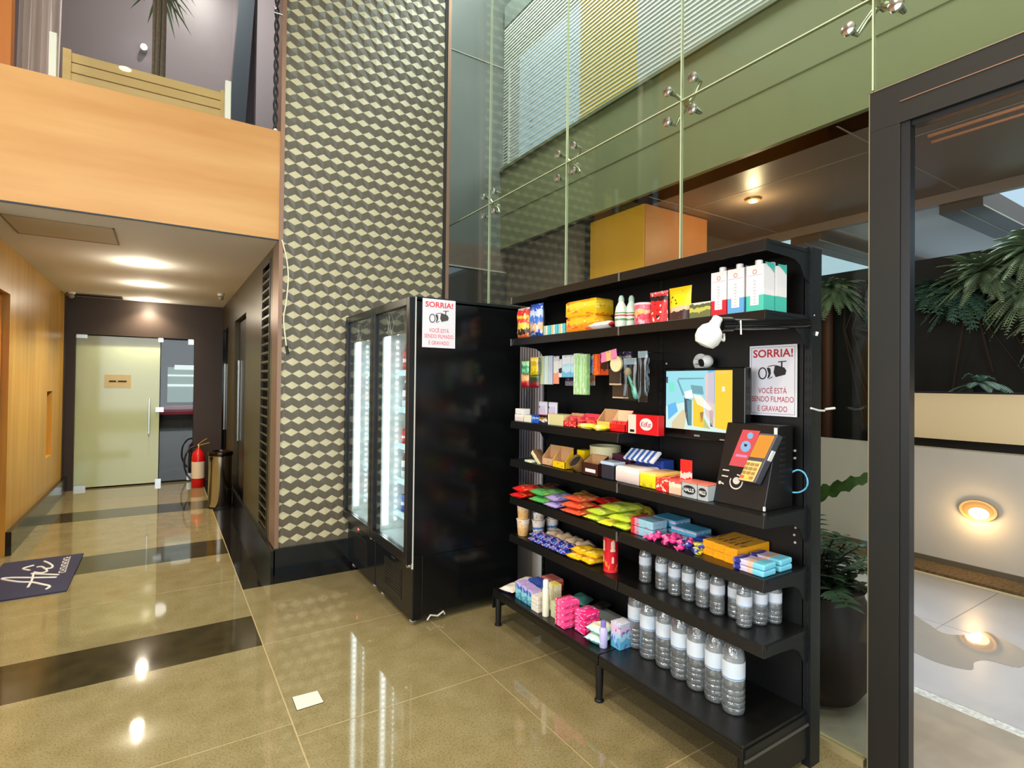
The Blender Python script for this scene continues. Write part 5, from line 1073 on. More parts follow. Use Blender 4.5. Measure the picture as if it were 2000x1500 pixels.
# ------------------------------------------------------------------ short shelf with chocolate boxes
Z = S3+0.0005
box1('pill_box', 'white box in the lower left corner stack of the short shelf', 'box', 1.90, 1.96, 2.795, 2.885, Z, Z+0.042, pack('white_pinkish_box', [(0, c(232, 214, 208)), (0.6, c(238, 234, 230))], 'Z', 0.1, 3), 'white boxes at the left end')
box1('pill_box', 'upper plain white box of the left corner stack on the short shelf', 'box', 1.90, 1.96, 2.80, 2.88, Z+0.043, Z+0.078, M_white, 'white boxes at the left end')
box1('bandage_box', 'small cream box standing beside the white box stack', 'box', 1.895, 1.95, 2.70, 2.775, Z, Z+0.040, mat('cream_box', C(226, 226, 200), 0.5))
box1('bandage_box', 'small blue box beside the cream one on the short shelf', 'box', 1.895, 1.95, 2.625, 2.69, Z, Z+0.050, pack('blue_box', [(0, c(40, 90, 190)), (0.5, c(150, 190, 230)), (0.7, c(40, 60, 160))], 'Z', 0.15, 4))
for y, lb in ((2.745, 'left'), (2.645, 'right')):
    t = thing('toy_blister', '%s one of two white blister packs with pink figures standing at the back' % lb, 'blister pack', (2.03, y, Z), 0, 'white blister packs')
    MB().box(-0.012, 0.0, -0.042, 0.042, 0, 0.125).build('card', mat('blister_white', C(222, 220, 226), 0.4), t, bevel=0.004, smooth=False)
    MB().box(-0.02, -0.012, -0.028, 0.024, 0.02, 0.10).build('printed_front', pack('blister_print', [(0, c(240, 110, 100)), (0.3, c(236, 180, 210)), (0.6, c(200, 200, 226))], 'Z', 0.1, 3), t, bevel=0.003, smooth=False)
    MB().box(-0.014, -0.012, 0.030, 0.038, 0.085, 0.097).build('hang_hole', M_ink, t, smooth=False)
box1('battery_box', 'small black, brown and white box on the short shelf', 'box', 1.90, 1.96, 2.545, 2.62, Z, Z+0.052, pack('black_brown_box', [(0, c(40, 40, 60)), (0.3, c(220, 214, 200)), (0.5, c(170, 120, 60)), (0.7, c(26, 22, 20))], 'Z', 0.2, 3))
box1('cream_box', 'wide pale yellow carton with black printed end on the short shelf', 'box', 1.90, 2.0, 2.39, 2.538, Z, Z+0.062, pack('pale_yellow_carton', [(0, c(214, 206, 150)), (0.86, c(226, 220, 186)), (0.95, c(40, 36, 30))], 'Y', 0.01, 3, [(c(120, 80, 50), 9, 0.72)]))
M_rp = pack('red_sweets_print', [(0, c(226, 50, 50)), (0.5, c(236, 80, 90)), (0.75, c(210, 30, 44))], 'Z', 0.1, 5, [(c(250, 200, 180), 9, 0.62)])
tray('display_tray', 'red display tray open at the front with brown cardboard inside', 1.90, 1.965, 2.272, 2.385, Z, 0.035, 0.075, M_rp, M_card)
tray('display_tray', 'pinkish red display tray in the middle of the short shelf', 1.90, 1.965, 2.150, 2.266, Z, 0.030, 0.078, pack('pink_red_print', [(0, c(236, 90, 100)), (0.5, c(226, 36, 60)), (0.8, c(230, 60, 84))], 'Z', 0.1, 5, [(c(246, 190, 190), 9, 0.6)]), mat('pink_inner', C(214, 60, 80), 0.6))
for k in range(6): bar('small red wrapped sweet lying in the red display trays', 1.918+0.022*(k % 2), 2.17+0.034*k+0.004, Z+0.034+0.01*(k % 2), 0.05, 0.026, 0.016, M_rp, 'sweet', 'red wrapped sweets in the trays', rz=R_.uniform(-.5, .5), name='wrapped_sweet')
tray('display_tray', 'tray with a tall brown cardboard back behind yellow bags', 1.93, 1.99, 2.040, 2.145, Z, 0.045, 0.108, pack('yellow_orange_tray', [(0, c(230, 190, 90)), (0.5, c(240, 210, 130))], 'Z', 0.1, 4), M_card)
bag('yellow snack bag lying in front of the cardboard trays', 'snack bag', 1.90, 2.17, Z+0.001, 0.07, 0.13, 0.03, pack('yellow_snack', [(0, c(240, 220, 70)), (0.4, c(250, 236, 140)), (0.7, c(226, 190, 40))], 'Y', 0.12, 4), seed=8)
bag('small yellow snack bag leaning by the open red carton', 'snack bag', 1.895, 2.065, Z+0.001, 0.07, 0.085, 0.03, MATS['yellow_snack'], rz=0.3, seed=9)
M_kr = mat('wafer_red', C(212, 18, 28), 0.35)
tray('display_tray', 'open red carton with a cream cardboard flap beside the big red box', 1.92, 1.98, 1.925, 2.035, Z, 0.040, 0.108, M_kr, mat('flap_cream', C(222, 200, 160), 0.7))
for k in range(3): bar('red and cream wafer packet standing in the open red carton', 1.942, 1.945+0.034*k, Z+0.004, 0.03, 0.028, 0.05, pack('wafer_packet', [(0, c(226, 40, 44)), (0.4, c(240, 200, 190)), (0.7, c(226, 50, 50))], 'Z', 0.1, 4), 'wafer', 'wafers in the open red carton', name='wafer_packet')
t = thing('wafer_box', 'big bright red chocolate box with a white oval mark at the right end', 'box', (1.99, 1.81, Z))
MB().box(-0.055, -0.012, -0.080, 0.110, 0, 0.094).build('carton', M_kr, t, bevel=0.002, smooth=False)
MB().box(-0.056, -0.055, 0.058, 0.109, 0.001, 0.093).build('white_side_panel', mat('side_panel_cream', C(226, 214, 196), 0.5), t, smooth=False)
MB().box(-0.057, -0.056, 0.068, 0.096, 0.008, 0.02).build('barcode', M_ink, t, smooth=False)
ov = MB(); ov.add([(-0.0565, -0.008-0.040*math.cos(2*PI*k/28), 0.050+0.029*math.sin(2*PI*k/28)) for k in range(28)], [tuple(range(28))]); ov.build('white_oval', mat('oval_white', C(240, 226, 226), 0.4), t, smooth=False)
text('lettering', 'KitKat', 0.064, 0.026, (-0.0572, -0.008, 0.050), M_dkred, t, FACE_X, bold=0.0, shear=0.2)

# ------------------------------------------------------------------ long shelf with boxes and the terminal
Z = S4+0.0005
o = box1('folded_carton', 'pale yellow folded carton leaning at the left end', 'box', 1.90, 1.96, 2.63, 2.74, Z+0.012, Z+0.045, pack('pale_yellow_fold', [(0, c(220, 214, 150)), (0.5, c(236, 230, 190)), (0.8, c(120, 90, 60))], 'Z', 0.1, 4)); o.rotation_euler = (math.radians(38), 0, 0); o.location.z = Z+0.02; o.location.y = 2.66
bar('cream and green sachet lying at the left end under the folded carton', 1.90, 2.70, Z, 0.05, 0.07, 0.014, pack('cream_green', [(0, c(226, 226, 200)), (0.5, c(180, 206, 180))], 'Y', 0.1, 4), 'sachet', name='sachet')
tray('display_tray', 'small cardboard display tray with red figures print', 1.91, 1.975, 2.492, 2.60, Z, 0.042, 0.115, pack('tan_print_tray', [(0, c(214, 170, 130)), (0.6, c(226, 190, 150))], 'Z', 0.1, 4, [(c(120, 60, 50), 8, 0.66)]), M_card)
tray('display_tray', 'yellow fronted display tray with a tall cardboard back', 1.90, 1.965, 2.370, 2.484, Z, 0.040, 0.118, pack('yellow_front_tray', [(0, c(236, 200, 20)), (0.3, c(226, 190, 40))], 'Z', 0.08, 4, [(c(200, 130, 60), 6, 0.66)]), M_card)
box1('yellow_box', 'narrow bright yellow upright box between the trays', 'box', 1.98, 2.04, 2.300, 2.362, Z, Z+0.110, mat('bright_yellow', C(240, 206, 10), 0.4))
t = thing('round_tub', 'round cream tub with a dark opening behind the trays', 'tub', (2.045, 2.20, Z))
MB().lathe([(0.075, 0), (0.08, 0.005), (0.085, 0.145), (0.080, 0.145), (0.076, 0.02)], seg=32).build('tub', pack('tub_print', [(0, c(214, 170, 150)), (0.45, c(226, 150, 140)), (0.6, c(214, 206, 160))], 'Z', 0.05, 3), t)
t = thing('tipped_pot', 'tipped cardboard pot with a black opening in front of the round tub', 'pot', (1.925, 2.285, Z+0.040))
MB().lathe([(0.030, -0.04), (0.034, -0.03), (0.042, 0.035), (0.040, 0.035), (0.036, 0.0)], seg=24).xf(Matrix.Rotation(math.radians(-48), 4, 'Y')).build('pot', mat('pot_brown', C(150, 110, 60), 0.6), t)
MB().lathe([(0.001, 0.020), (0.037, 0.020), (0.037, 0.022), (0.001, 0.022)], seg=24).xf(Matrix.Rotation(math.radians(-48), 4, 'Y')).build('dark_filling', mat('dark_filling', C(30, 26, 24), 0.5), t)
tray('display_tray', 'dark brown chocolate display carton with a white plate on the front', 1.895, 1.965, 2.088, 2.215, Z, 0.066, 0.105, mat('choc_brown', C(60, 26, 22), 0.35), M_card)
box1('carton_plate', 'white printed plate on the dark brown display carton', 'label', 1.8935, 1.8945, 2.11, 2.19, Z+0.018, Z+0.036, mat('plate_white', C(226, 222, 226), 0.5), bevel=0)
box1('purple_box', 'dark purple box behind the dark brown display carton', 'box', 2.02, 2.10, 1.99, 2.12, Z, Z+0.115, mat('dark_plum', C(76, 34, 52), 0.4))
t = thing('clear_container', 'clear dark container with a pale blue lid and top label', 'container', (1.935, 2.03, Z))
MB().box(-0.035, 0.045, -0.045, 0.045, 0, 0.072).build('container', mat('smoky_plastic', C(46, 50, 60), 0.15), t, bevel=0.006, smooth=False)
MB().box(-0.038, 0.048, -0.048, 0.048, 0.072, 0.088).build('lid', mat('lid_lilac_blue', C(186, 206, 232), 0.35), t, bevel=0.004, smooth=False)
M_st = pack('striped_blue', [(0, c(226, 232, 240))] + [(0.1+0.09*k, c(60, 100, 180) if k % 2 == 0 else c(226, 232, 240)) for k in range(10)], 'Y', 0.0, 3)
o = box1('striped_pack', 'blue and white striped pack leaning behind the white carton', 'pack', 1.965, 2.04, 1.79, 1.985, Z+0.075, Z+0.088, M_st); o.rotation_euler = (0, math.radians(-38), 0); o.location.z = Z+0.125
box1('bun_box', 'blue box under the striped pack on the long shelf', 'box', 2.05, 2.13, 1.80, 1.98, Z, Z+0.11, mat('royal_blue', C(40, 70, 160), 0.4))
M_wc = pack('white_pink_carton', [(0, c(232, 210, 204)), (0.7, c(240, 226, 220)), (0.9, c(236, 216, 206))], 'Z', 0.06, 4, [(c(150, 120, 110), 14, 0.72)])
soft('white_carton', 'large whitish carton with faint print in front of the striped pack', 'box', 1.90, 2.04, 1.812, 1.968, Z, Z+0.080, M_wc)
soft('yellow_carton', 'bright yellow flat carton with cream end beside the whitish one', 'box', 1.90, 2.08, 1.712, 1.806, Z, Z+0.072, pack('yellow_carton_p', [(0, c(240, 210, 30)), (0.85, c(248, 216, 90)), (0.95, c(250, 200, 130))], 'Z', 0.02, 4, [(c(200, 226, 220), 5, 0.7)]))
box1('red_chocolate_box', 'red flat box with white swirl print on the long shelf', 'box', 1.90, 2.06, 1.640, 1.708, Z, Z+0.060, pack('red_swirl', [(0, c(222, 40, 30)), (0.5, c(226, 60, 44))], 'Z', 0.1, 3, [(c(246, 214, 200), 4, 0.56)]))
box1('price_card', 'upright red card with a white swirl standing above the boxes', 'card', 1.955, 1.962, 1.556, 1.618, Z+0.0, Z+0.150, pack('red_card', [(0, c(226, 40, 34)), (0.45, c(240, 210, 200)), (0.62, c(228, 40, 34))], 'Z', 0.08, 3))
box1('gum_box', 'cream and pink sweet box right of the red swirl box', 'box', 1.90, 1.99, 1.568, 1.635, Z, Z+0.062, pack('cream_pink', [(0, c(236, 190, 160)), (0.5, c(240, 220, 190)), (0.8, c(226, 90, 90))], 'Z', 0.1, 4, [(c(150, 90, 70), 9, 0.7)]))
for k, (ya, yb, lb) in enumerate(((1.484, 1.562, 'left'), (1.430, 1.480, 'right'))):
    t = thing('cough_sweet_box', '%s one of two silver sweet packs with a black oval beside the terminal' % lb, 'box', (1.94, (ya+yb)/2, Z), 0, 'silver sweet packs'); hw = (yb-ya)/2
    MB().box(-0.042, 0.04, -hw, hw, 0, 0.062, 0).box(-0.0425, 0.04, -hw, hw, 0.062, 0.068, 1).build('carton', [mat('silver_grey', C(176, 184, 186), 0.35), mat('coral_top', C(226, 120, 100), 0.45)], t, bevel=0.002, smooth=False)
    MB().add([(-0.0435, -hw*0.85*math.cos(2*PI*q/24), 0.034+0.019*math.sin(2*PI*q/24)) for q in range(24)], [tuple(range(24))]).build('black_oval', M_ink, t, smooth=False)
    text('lettering', 'HALLS', hw*1.35, 0.016, (-0.0442, 0, 0.034), M_white, t, FACE_X, bold=0.03)

# ------------------------------------------------------------------ crisp and biscuit shelf
Z = S5+0.0005
def pm(n, a, b, d, seed=0.0): return pack(n, [(0, c(*a)), (0.38, c(*b)), (0.62, c(*a)), (0.85, c(*b))], 'X', 0.16, 3, [(c(*d), 4, 0.62)], 0.28, seed)
P_red = pm('bag_red', (214, 30, 36), (240, 70, 50), (250, 170, 60)); P_grn = pm('bag_green', (96, 186, 100), (140, 210, 130), (226, 220, 90)); P_brn = pm('bag_brown', (80, 44, 40), (150, 96, 60), (200, 150, 90))
P_pur = pm('bag_lilac', (176, 160, 214), (200, 190, 230), (70, 50, 120)); P_org = pm('bag_orange', (236, 96, 60), (240, 150, 90), (250, 210, 120)); P_dr = pm('bag_deep_red', (196, 30, 34), (150, 20, 30), (230, 180, 90))
P_yg = pm('bag_lime', (200, 220, 60), (222, 234, 90), (236, 240, 200)); P_ol = pm('bag_olive', (150, 130, 40), (190, 160, 50), (90, 60, 30)); P_yl = pm('bag_yellow', (246, 226, 50), (236, 200, 40), (250, 240, 190))
def pile(lst):
    for i, (lb, x, y, dz, L, Wd, T, m, rz) in enumerate(lst): bag(lb, 'snack bag', x, y, Z+dz, L, Wd, T, m, rz, 'bags of crisps and sweets', seed=20+i*7)
pile([('bottom red bag sticking out at the left end of the crisp shelf', 1.925, 2.80, 0.0, 0.16, 0.12, 0.036, P_red, 0.12), ('upper red and orange bag at the left end of the crisp shelf', 1.935, 2.785, 0.037, 0.16, 0.125, 0.04, P_red, -0.08),
      ('dark brown bag lying behind the green and red bags', 2.06, 2.76, 0.0, 0.15, 0.13, 0.075, P_brn, 0.1), ('lower green bag next to the red ones', 1.965, 2.625, 0.0, 0.17, 0.15, 0.035, P_grn, 0.05), ('upper green bag next to the red ones', 1.99, 2.64, 0.036, 0.19, 0.17, 0.04, P_grn, -0.1),
      ('brown and yellow bag lying on top of the green bags', 2.03, 2.66, 0.078, 0.13, 0.09, 0.02, P_brn, 0.6), ('lower lilac bag in the middle of the left bay', 1.955, 2.475, 0.0, 0.17, 0.12, 0.035, P_pur, 0.05), ('upper lilac bag in the middle of the left bay', 1.965, 2.48, 0.036, 0.17, 0.12, 0.036, P_pur, -0.07),
      ('bottom orange red bag beside the lilac ones', 1.955, 2.30, 0.0, 0.16, 0.17, 0.03, P_org, 0.0), ('middle orange red bag beside the lilac ones', 1.96, 2.31, 0.031, 0.16, 0.16, 0.032, P_org, 0.07), ('top orange bag beside the lilac ones', 1.985, 2.31, 0.064, 0.17, 0.15, 0.034, P_org, -0.08),
      ('yellow and brown bag behind the orange bags', 2.09, 2.42, 0.0, 0.12, 0.15, 0.085, P_ol, 0.1), ('deep red bag behind the orange bags', 2.085, 2.20, 0.0, 0.14, 0.17, 0.06, P_dr, 0.15), ('upper deep red bag behind the orange bags', 2.07, 2.20, 0.061, 0.13, 0.14, 0.03, P_dr, -0.2),
      ('lowest lime green bag left of the lime pile', 1.96, 2.145, 0.0, 0.15, 0.12, 0.032, P_yg, 0.1), ('second lime green bag left of the lime pile', 1.965, 2.12, 0.033, 0.15, 0.13, 0.032, P_yg, -0.1), ('flat yellow bag at the front under the lime pile', 1.945, 2.03, 0.0, 0.14, 0.10, 0.028, P_yl, 0.05),
      ('lower lime green bag right in the lime pile', 1.965, 1.93, 0.0, 0.16, 0.10, 0.035, P_yg, 0.0), ('middle lime green bag right in the lime pile', 1.97, 1.95, 0.036, 0.17, 0.14, 0.035, P_yg, 0.1), ('top lime green bag in the lime pile', 2.0, 2.02, 0.068, 0.18, 0.16, 0.036, P_yg, -0.12), ('olive brown bag behind the lime pile', 2.09, 2.0, 0.0, 0.13, 0.16, 0.095, P_ol, -0.1)])
M_cb = pack('cyan_biscuit', [(0, c(90, 180, 214)), (0.55, c(190, 214, 226)), (0.72, c(200, 150, 190)), (0.86, c(80, 170, 206))], 'Z', 0.1, 3, [(c(50, 150, 190), 4, 0.62)])
M_rcb = pack('red_end_biscuit', [(0, c(150, 200, 220)), (0.62, c(200, 150, 180)), (0.80, c(220, 50, 50))], 'Y', 0.02, 3, [(c(214, 30, 70), 5, 0.64)])
for k, (lb, z_, m) in enumerate((('lower', 0, M_rcb), ('upper', 0.040, M_rcb))): bar('%s pale blue biscuit pack with a red end beside the lime bags' % lb, 1.965, 1.81, Z+z_, 0.10, 0.14, 0.038, m, 'biscuit pack', 'pale blue biscuit packs', name='biscuit_pack')
for k, (lb, x, y, z_) in enumerate((('lower rear', 2.09, 1.78, 0), ('upper rear', 2.09, 1.78, 0.04), ('lower right', 2.07, 1.63, 0), ('upper right', 2.06, 1.64, 0.032))): bar('%s cyan biscuit pack behind the pink sweets' % lb, x, y, Z+z_, 0.11, 0.14, 0.036 if k < 2 else 0.03, M_cb, 'biscuit pack', 'cyan biscuit packs', name='biscuit_pack')
def candy(lb, x, y, z_, m, rz, g, s=1.0):
    mb = MB().ball((0, 0, 0.010*s), 0.013*s, zs=0.75)
    for sg in (-1, 1): mb.add([(0, sg*0.011*s, 0.008*s), (0, sg*0.011*s, 0.012*s), (0.010*s, sg*0.028*s, 0.018*s), (-0.004, sg*0.030*s, 0.010*s), (-0.010*s, sg*0.027*s, 0.002*s)], [(0, 1, 2, 3, 4)])
    return tag(mb.build('wrapped_candy', m, loc=(x, y, z_), rot=(0, 0, rz)), lb, 'sweet', g)
M_pk = pack('candy_pink', [(0, c(236, 50, 140)), (0.5, c(246, 110, 170)), (0.75, c(150, 20, 90))], 'X', 0.2, 4, [(c(246, 220, 150), 5, 0.64)])
M_bl = pack('candy_blue', [(0, c(36, 50, 150)), (0.5, c(150, 170, 220)), (0.7, c(30, 40, 110))], 'X', 0.2, 4)
k = 0
for i in range(14):
    x = 1.90+0.04*(i % 3); y = 1.74-0.0145*i; candy('small pink wrapped sweet in the loose pile at the shelf front', x, y, Z+(0.018 if i % 2 else 0.0), M_pk, R_.uniform(0, 3), 'loose pink sweets', 1.25)
for i in range(9):
    x = 1.915+0.042*(i % 3); y = 1.575-0.012*i; candy('small dark blue wrapped sweet in the loose pile at the shelf front', x, y, Z+(0.016 if i % 2 else 0.0), M_bl, R_.uniform(0, 3), 'loose blue sweets', 1.2)
for i, lb in enumerate(('bottom', 'middle', 'top')): bar('%s little yellow bar beside the orange boxes' % lb, 1.955+0.01*i, 1.505-0.004*i, Z+0.0135*i, 0.10, 0.024, 0.012, mat('bar_yellow', C(238, 222, 70), 0.4), 'sweet bar', 'little yellow bars', rz=0.4-0.5*i, name='small_bar')
bar('dark blue and cream sweet pack behind the little yellow bars', 2.04, 1.525, Z, 0.10, 0.08, 0.045, M_bl, 'pack', name='sweet_pack')
M_ob = pack('orange_box_print', [(0, c(248, 166, 22)), (0.93, c(250, 180, 50))], 'Z', 0.02, 3, [(c(250, 190, 60), 4, 0.66)])
M_ot = pack('orange_box_top', [(0, c(248, 166, 22)), (0.55, c(246, 176, 50))], 'Z', 0.02, 3, [(c(120, 60, 24), 3.0, 0.60), (c(240, 200, 170), 4, 0.67)])
for L_ in range(2):
    for i in range(3):
        ly = 0.0585; y = 1.318+ly*(i+0.5)*0.97; x0 = 1.935+0.006*i
        lb = ('left', 'middle', 'right')[2-i]; o = MB().box(0, 0.235, -ly*0.48, ly*0.48, 0, 0.030, 0).box(0.004, 0.231, -ly*0.46, ly*0.46, 0.030, 0.0306, 1).build('orange_box', [M_ob, M_ot], loc=(x0, y, Z+0.0315*L_), bevel=0.0012, smooth=False)
        if x0+0.235 > 2.16: o.scale = (0.94, 1, 1)
        tag(o, '%s orange biscuit box in the %s layer of the flat stack' % (lb, ('lower', 'upper')[L_]), 'box', 'flat orange boxes')
M_wf = pack('wafer_blue_cyan', [(0, c(120, 206, 232)), (0.34, c(236, 190, 170)), (0.52, c(214, 200, 226)), (0.74, c(40, 50, 140)), (0.9, c(120, 110, 170))], 'Y', 0.06, 3)
for x, nm in ((1.935, 'front'), (2.045, 'rear')):
    for L_ in range(2): bar('%s blue, pink and cyan wafer pack of the %s stack at the right shelf end' % (('lower', 'upper')[L_], nm), x, 1.245, Z+0.0235*L_, 0.085, 0.13, 0.0225, M_wf, 'wafer pack', 'blue and cyan wafer packs', rz=0.04*L_, name='wafer_pack', bevel=0.006)

# ------------------------------------------------------------------ cups, small snacks, tube and small water bottles
Z = S6+0.0005
def cup(lb, x, y, z_, m):
    t = thing('noodle_cup', lb, 'cup', (x, y, z_), 0, 'stacked instant noodle cups')
    MB().lathe([(0.030, 0), (0.032, 0.003), (0.040, 0.098)], seg=26).build('cup', m, t)
    MB().lathe([(0.0425, 0.098), (0.0425, 0.103), (0.038, 0.1035)], seg=26).build('lid', mat('cup_lid_white', C(222, 214, 200), 0.4), t)
M_cu1 = pack('cup_tan', [(0, c(222, 180, 120)), (0.5, c(230, 200, 160)), (0.85, c(226, 216, 200))], 'Z', 0.1, 3, [(c(230, 150, 60), 5, 0.62)])
M_cu2 = pack('cup_blue', [(0, c(214, 206, 196)), (0.3, c(226, 222, 214)), (0.45, c(70, 120, 180)), (0.62, c(228, 220, 212))], 'Z', 0.12, 3, [(c(190, 90, 100), 5, 0.66)])
for (x, y, m, nm) in ((1.925, 2.815, M_cu1, 'tan patterned noodle cup in the leftmost stack'), (1.995, 2.745, M_cu2, 'blue patterned noodle cup in the second stack'), (2.095, 2.735, M_cu2, 'blue and grey noodle cup in the rear right stack'), (2.06, 2.835, M_cu1, 'tan noodle cup in the rear left stack')):
    for L_ in range(2): cup('%s %s' % (('lower', 'upper')[L_], nm), x, y, Z+0.1045*L_, m)
M_pb = pack('blue_pink_snack', [(0, c(30, 60, 170)), (0.3, c(60, 90, 200)), (0.5, c(30, 120, 180)), (0.75, c(40, 50, 150))], 'Y', 0.15, 5, [(c(246, 190, 200), 5, 0.56)], 0.3)
M_pc = pack('cream_purple_snack', [(0, c(226, 200, 160)), (0.5, c(236, 214, 180)), (0.8, c(90, 40, 110))], 'X', 0.12, 4, [(c(236, 170, 140), 5, 0.6)], 0.3)
for L_ in range(2):
    for i in range(5): bag('blue and pink snack bag in the %s front row, %s' % (('lower', 'upper')[L_], ('nearest the cups', 'second from the cups', 'third from the cups', 'fourth from the cups', 'nearest the yellow bags')[i]), 'snack bag', 1.925+0.012*L_, 2.665-0.071*i, Z+0.0265*L_, 0.09, 0.074, 0.026, M_pb, 0.12*((i+L_) % 3-1), 'blue and pink snack bags', seed=60+i+9*L_)
for i in range(4): bag('cream and purple snack bag behind the blue ones, %s' % ('first from the left', 'second from the left', 'third from the left', 'fourth from the left')[i], 'snack bag', 2.035, 2.62-0.09*i, Z, 0.12, 0.088, 0.062, M_pc, 0.1*(i % 3-1), 'cream and purple snack bags', seed=80+i)
P_y3 = pm('bag_gold', (246, 186, 20), (250, 206, 50), (250, 226, 110), 0.7)
for i, (x, y, dz, rz, lb) in enumerate(((1.94, 2.275, 0, 0.05, 'lower left'), (1.955, 2.185, 0, -0.1, 'lower right'), (1.955, 2.255, 0.034, -0.1, 'upper left'), (1.965, 2.175, 0.034, 0.12, 'upper right'))): bag('%s golden yellow snack bag beside the red tube' % lb, 'snack bag', x, y, Z+dz, 0.13, 0.105, 0.036, P_y3, rz, 'golden yellow snack bags', seed=90+i)
t = thing('crisp_tube', 'tall red crisp tube standing alone on the shelf', 'tube', (1.945, 2.045, Z))
MB().lathe([(0.036, 0), (0.037, 0.002), (0.037, 0.014, 1), (0.037, 0.202, 0), (0.0375, 0.204, 2), (0.0375, 0.208, 2)], seg=36).build('tube_body', [pack('tube_red', [(0, c(214, 20, 40)), (0.5, c(206, 16, 36))], 'Z', 0.02, 3, [(c(240, 130, 40), 3.2, 0.66)]), mat('tube_foot', C(226, 60, 60), 0.4), mat('tube_rim', C(206, 186, 176), 0.3, metal=0.5)], t)
MB().lathe([(0.0385, 0.204), (0.0385, 0.213), (0.036, 0.214)], seg=36).build('lid', mat('tube_lid', C(190, 40, 50), 0.3), t)
cr = MB()
for a0 in (2.75, 4.25):
    for (z0_, z1_, w_) in ((0.125, 0.165, 0.28), (0.108, 0.128, 0.34), (0.05, 0.085, 0.16)):
        pts = []
        for k in range(7): a = a0-w_+2*w_*k/6; pts.append((0.0378*math.cos(a), 0.0378*math.sin(a), z0_))
        for k in range(7): a = a0+w_-2*w_*k/6; pts.append((0.0378*math.cos(a), 0.0378*math.sin(a), z1_-0.008*abs(k-3)/3))
        cr.add(pts, [(k, k+1, 12-k, 13-k) for k in range(6)])
cr.build('cream_print', mat('tube_cream_print', C(236, 206, 180), 0.4), t, smooth=False)

M_lab = mat('pale_water_label', C(200, 216, 230), 0.45, col2=C(222, 220, 224), scale=9)
def milky(name, col, k, ior, gain, rough=0.05):
    m = glass(name, (0.96, 0.98, 0.985, 1), ior, rough, gain); nt = m.node_tree; o = [n for n in nt.nodes if n.type == 'OUTPUT_MATERIAL'][0]
    a = o.inputs[0].links[0].from_socket; d = nt.nodes.new('ShaderNodeBsdfDiffuse'); d.inputs[0].default_value = col; t = nt.nodes.new('ShaderNodeBsdfTranslucent'); t.inputs[0].default_value = col
    x = nt.nodes.new('ShaderNodeMixShader'); nt.links.new(d.outputs[0], x.inputs[1]); nt.links.new(t.outputs[0], x.inputs[2])
    tc = nt.nodes.new('ShaderNodeTexCoord'); nz = nt.nodes.new('ShaderNodeTexNoise'); nz.inputs['Scale'].default_value = 55; bp = nt.nodes.new('ShaderNodeBump'); bp.inputs['Strength'].default_value = 0.9; bp.inputs['Distance'].default_value = 0.006
    nt.links.new(tc.outputs['Object'], nz.inputs['Vector']); nt.links.new(nz.outputs['Fac'], bp.inputs['Height'])
    for n in nt.nodes:
        if n.type in ('BSDF_GLOSSY', 'FRESNEL'): nt.links.new(bp.outputs[0], n.inputs['Normal'])
    y = nt.nodes.new('ShaderNodeMixShader'); y.inputs[0].default_value = k; nt.links.new(a, y.inputs[1]); nt.links.new(x.outputs[0], y.inputs[2]); nt.links.new(y.outputs[0], o.inputs[0])
    return m
M_wat = milky('still_water', (0.72, 0.76, 0.78, 1), 0.17, 1.33, 2.6, 0.08)
M_pet = milky('clear_bottle_plastic', (0.8, 0.83, 0.85, 1), 0.09, 1.5, 3.2)
def water_bottle(label, loc, r, hh, group, ribs):
    t = thing('water_bottle', label, 'bottle', loc, R_.uniform(0, 6.2), group); prof = []
    prof += [(r*0.72, 0), (r*0.93, 0.004), (r*0.985, hh*0.04), (r, hh*0.06)]
    for k in range(ribs): zz = hh*(0.08+0.30*k/ribs); prof += [(r, zz), (r*0.955, zz+hh*0.012), (r, zz+hh*0.024)]
    prof += [(r*0.995, hh*0.42), (r*0.985, hh*0.44), (r*0.985, hh*0.67), (r, hh*0.69), (r*0.95, hh*0.75), (r*0.80, hh*0.82), (r*0.52, hh*0.90), (r*0.36, hh*0.925), (r*0.36, hh*0.94)]
    MB().lathe(prof, seg=24).build('bottle', M_pet, t)
    ft_ = MB()
    for k in range(5): a = 2*PI*k/5; ft_.ball((r*0.55*math.cos(a), r*0.55*math.sin(a), r*0.22), r*0.22, seg=10, rings=6)
    ft_.build('moulded_foot', glass('foot_plastic', (0.86, 0.89, 0.9, 1), 1.6, 0.05, 3.0), t)
    MB().lathe([(r*0.66, 0.003), (r*0.90, 0.006), (r*0.95, hh*0.06), (r*0.95, hh*0.72), (r*0.86, hh*0.775), (r*0.84, hh*0.776)], seg=22).build('water', M_wat, t)
    MB().lathe([(r*1.004, hh*0.445), (r*1.004, hh*0.665)], seg=28).build('paper_label', [M_lab], t)
    MB().lathe([(r*1.007, hh*0.452), (r*1.007, hh*0.468)], seg=28).build('label_stripe', mat('label_blue', C(110, 150, 200), 0.5), t)
    MB().lathe([(r*0.42, hh*0.935), (r*0.43, hh*0.945), (r*0.42, hh*0.995), (r*0.38, hh)], seg=16).build('cap', mat('cap_clear_white', C(214, 218, 220), 0.35), t)
    return t
G = 'small water bottles'
pos = [(1.986, 1.848), (1.983, 1.742), (1.981, 1.664), (1.984, 1.590), (1.979, 1.511), (1.972, 1.434), (2.005, 1.372), (1.962, 1.304), (2.035, 1.285), (2.098, 1.262)]
nth = ['standing apart, leftmost', 'second from the left', 'third from the left', 'fourth from the left', 'fifth from the left', 'sixth from the left', 'seventh from the left, set back', 'front one at the right end', 'second one back at the right end', 'rearmost at the right end']
w0 = water_bottle('small water bottle %s of its row' % nth[0], (pos[0][0], pos[0][1], Z), 0.030, 0.188, G, 3)
for p, n_l in zip(pos[1:], nth[1:]): dup(w0, (p[0], p[1], Z), R_.uniform(0, 6), 'small water bottle, %s' % n_l)
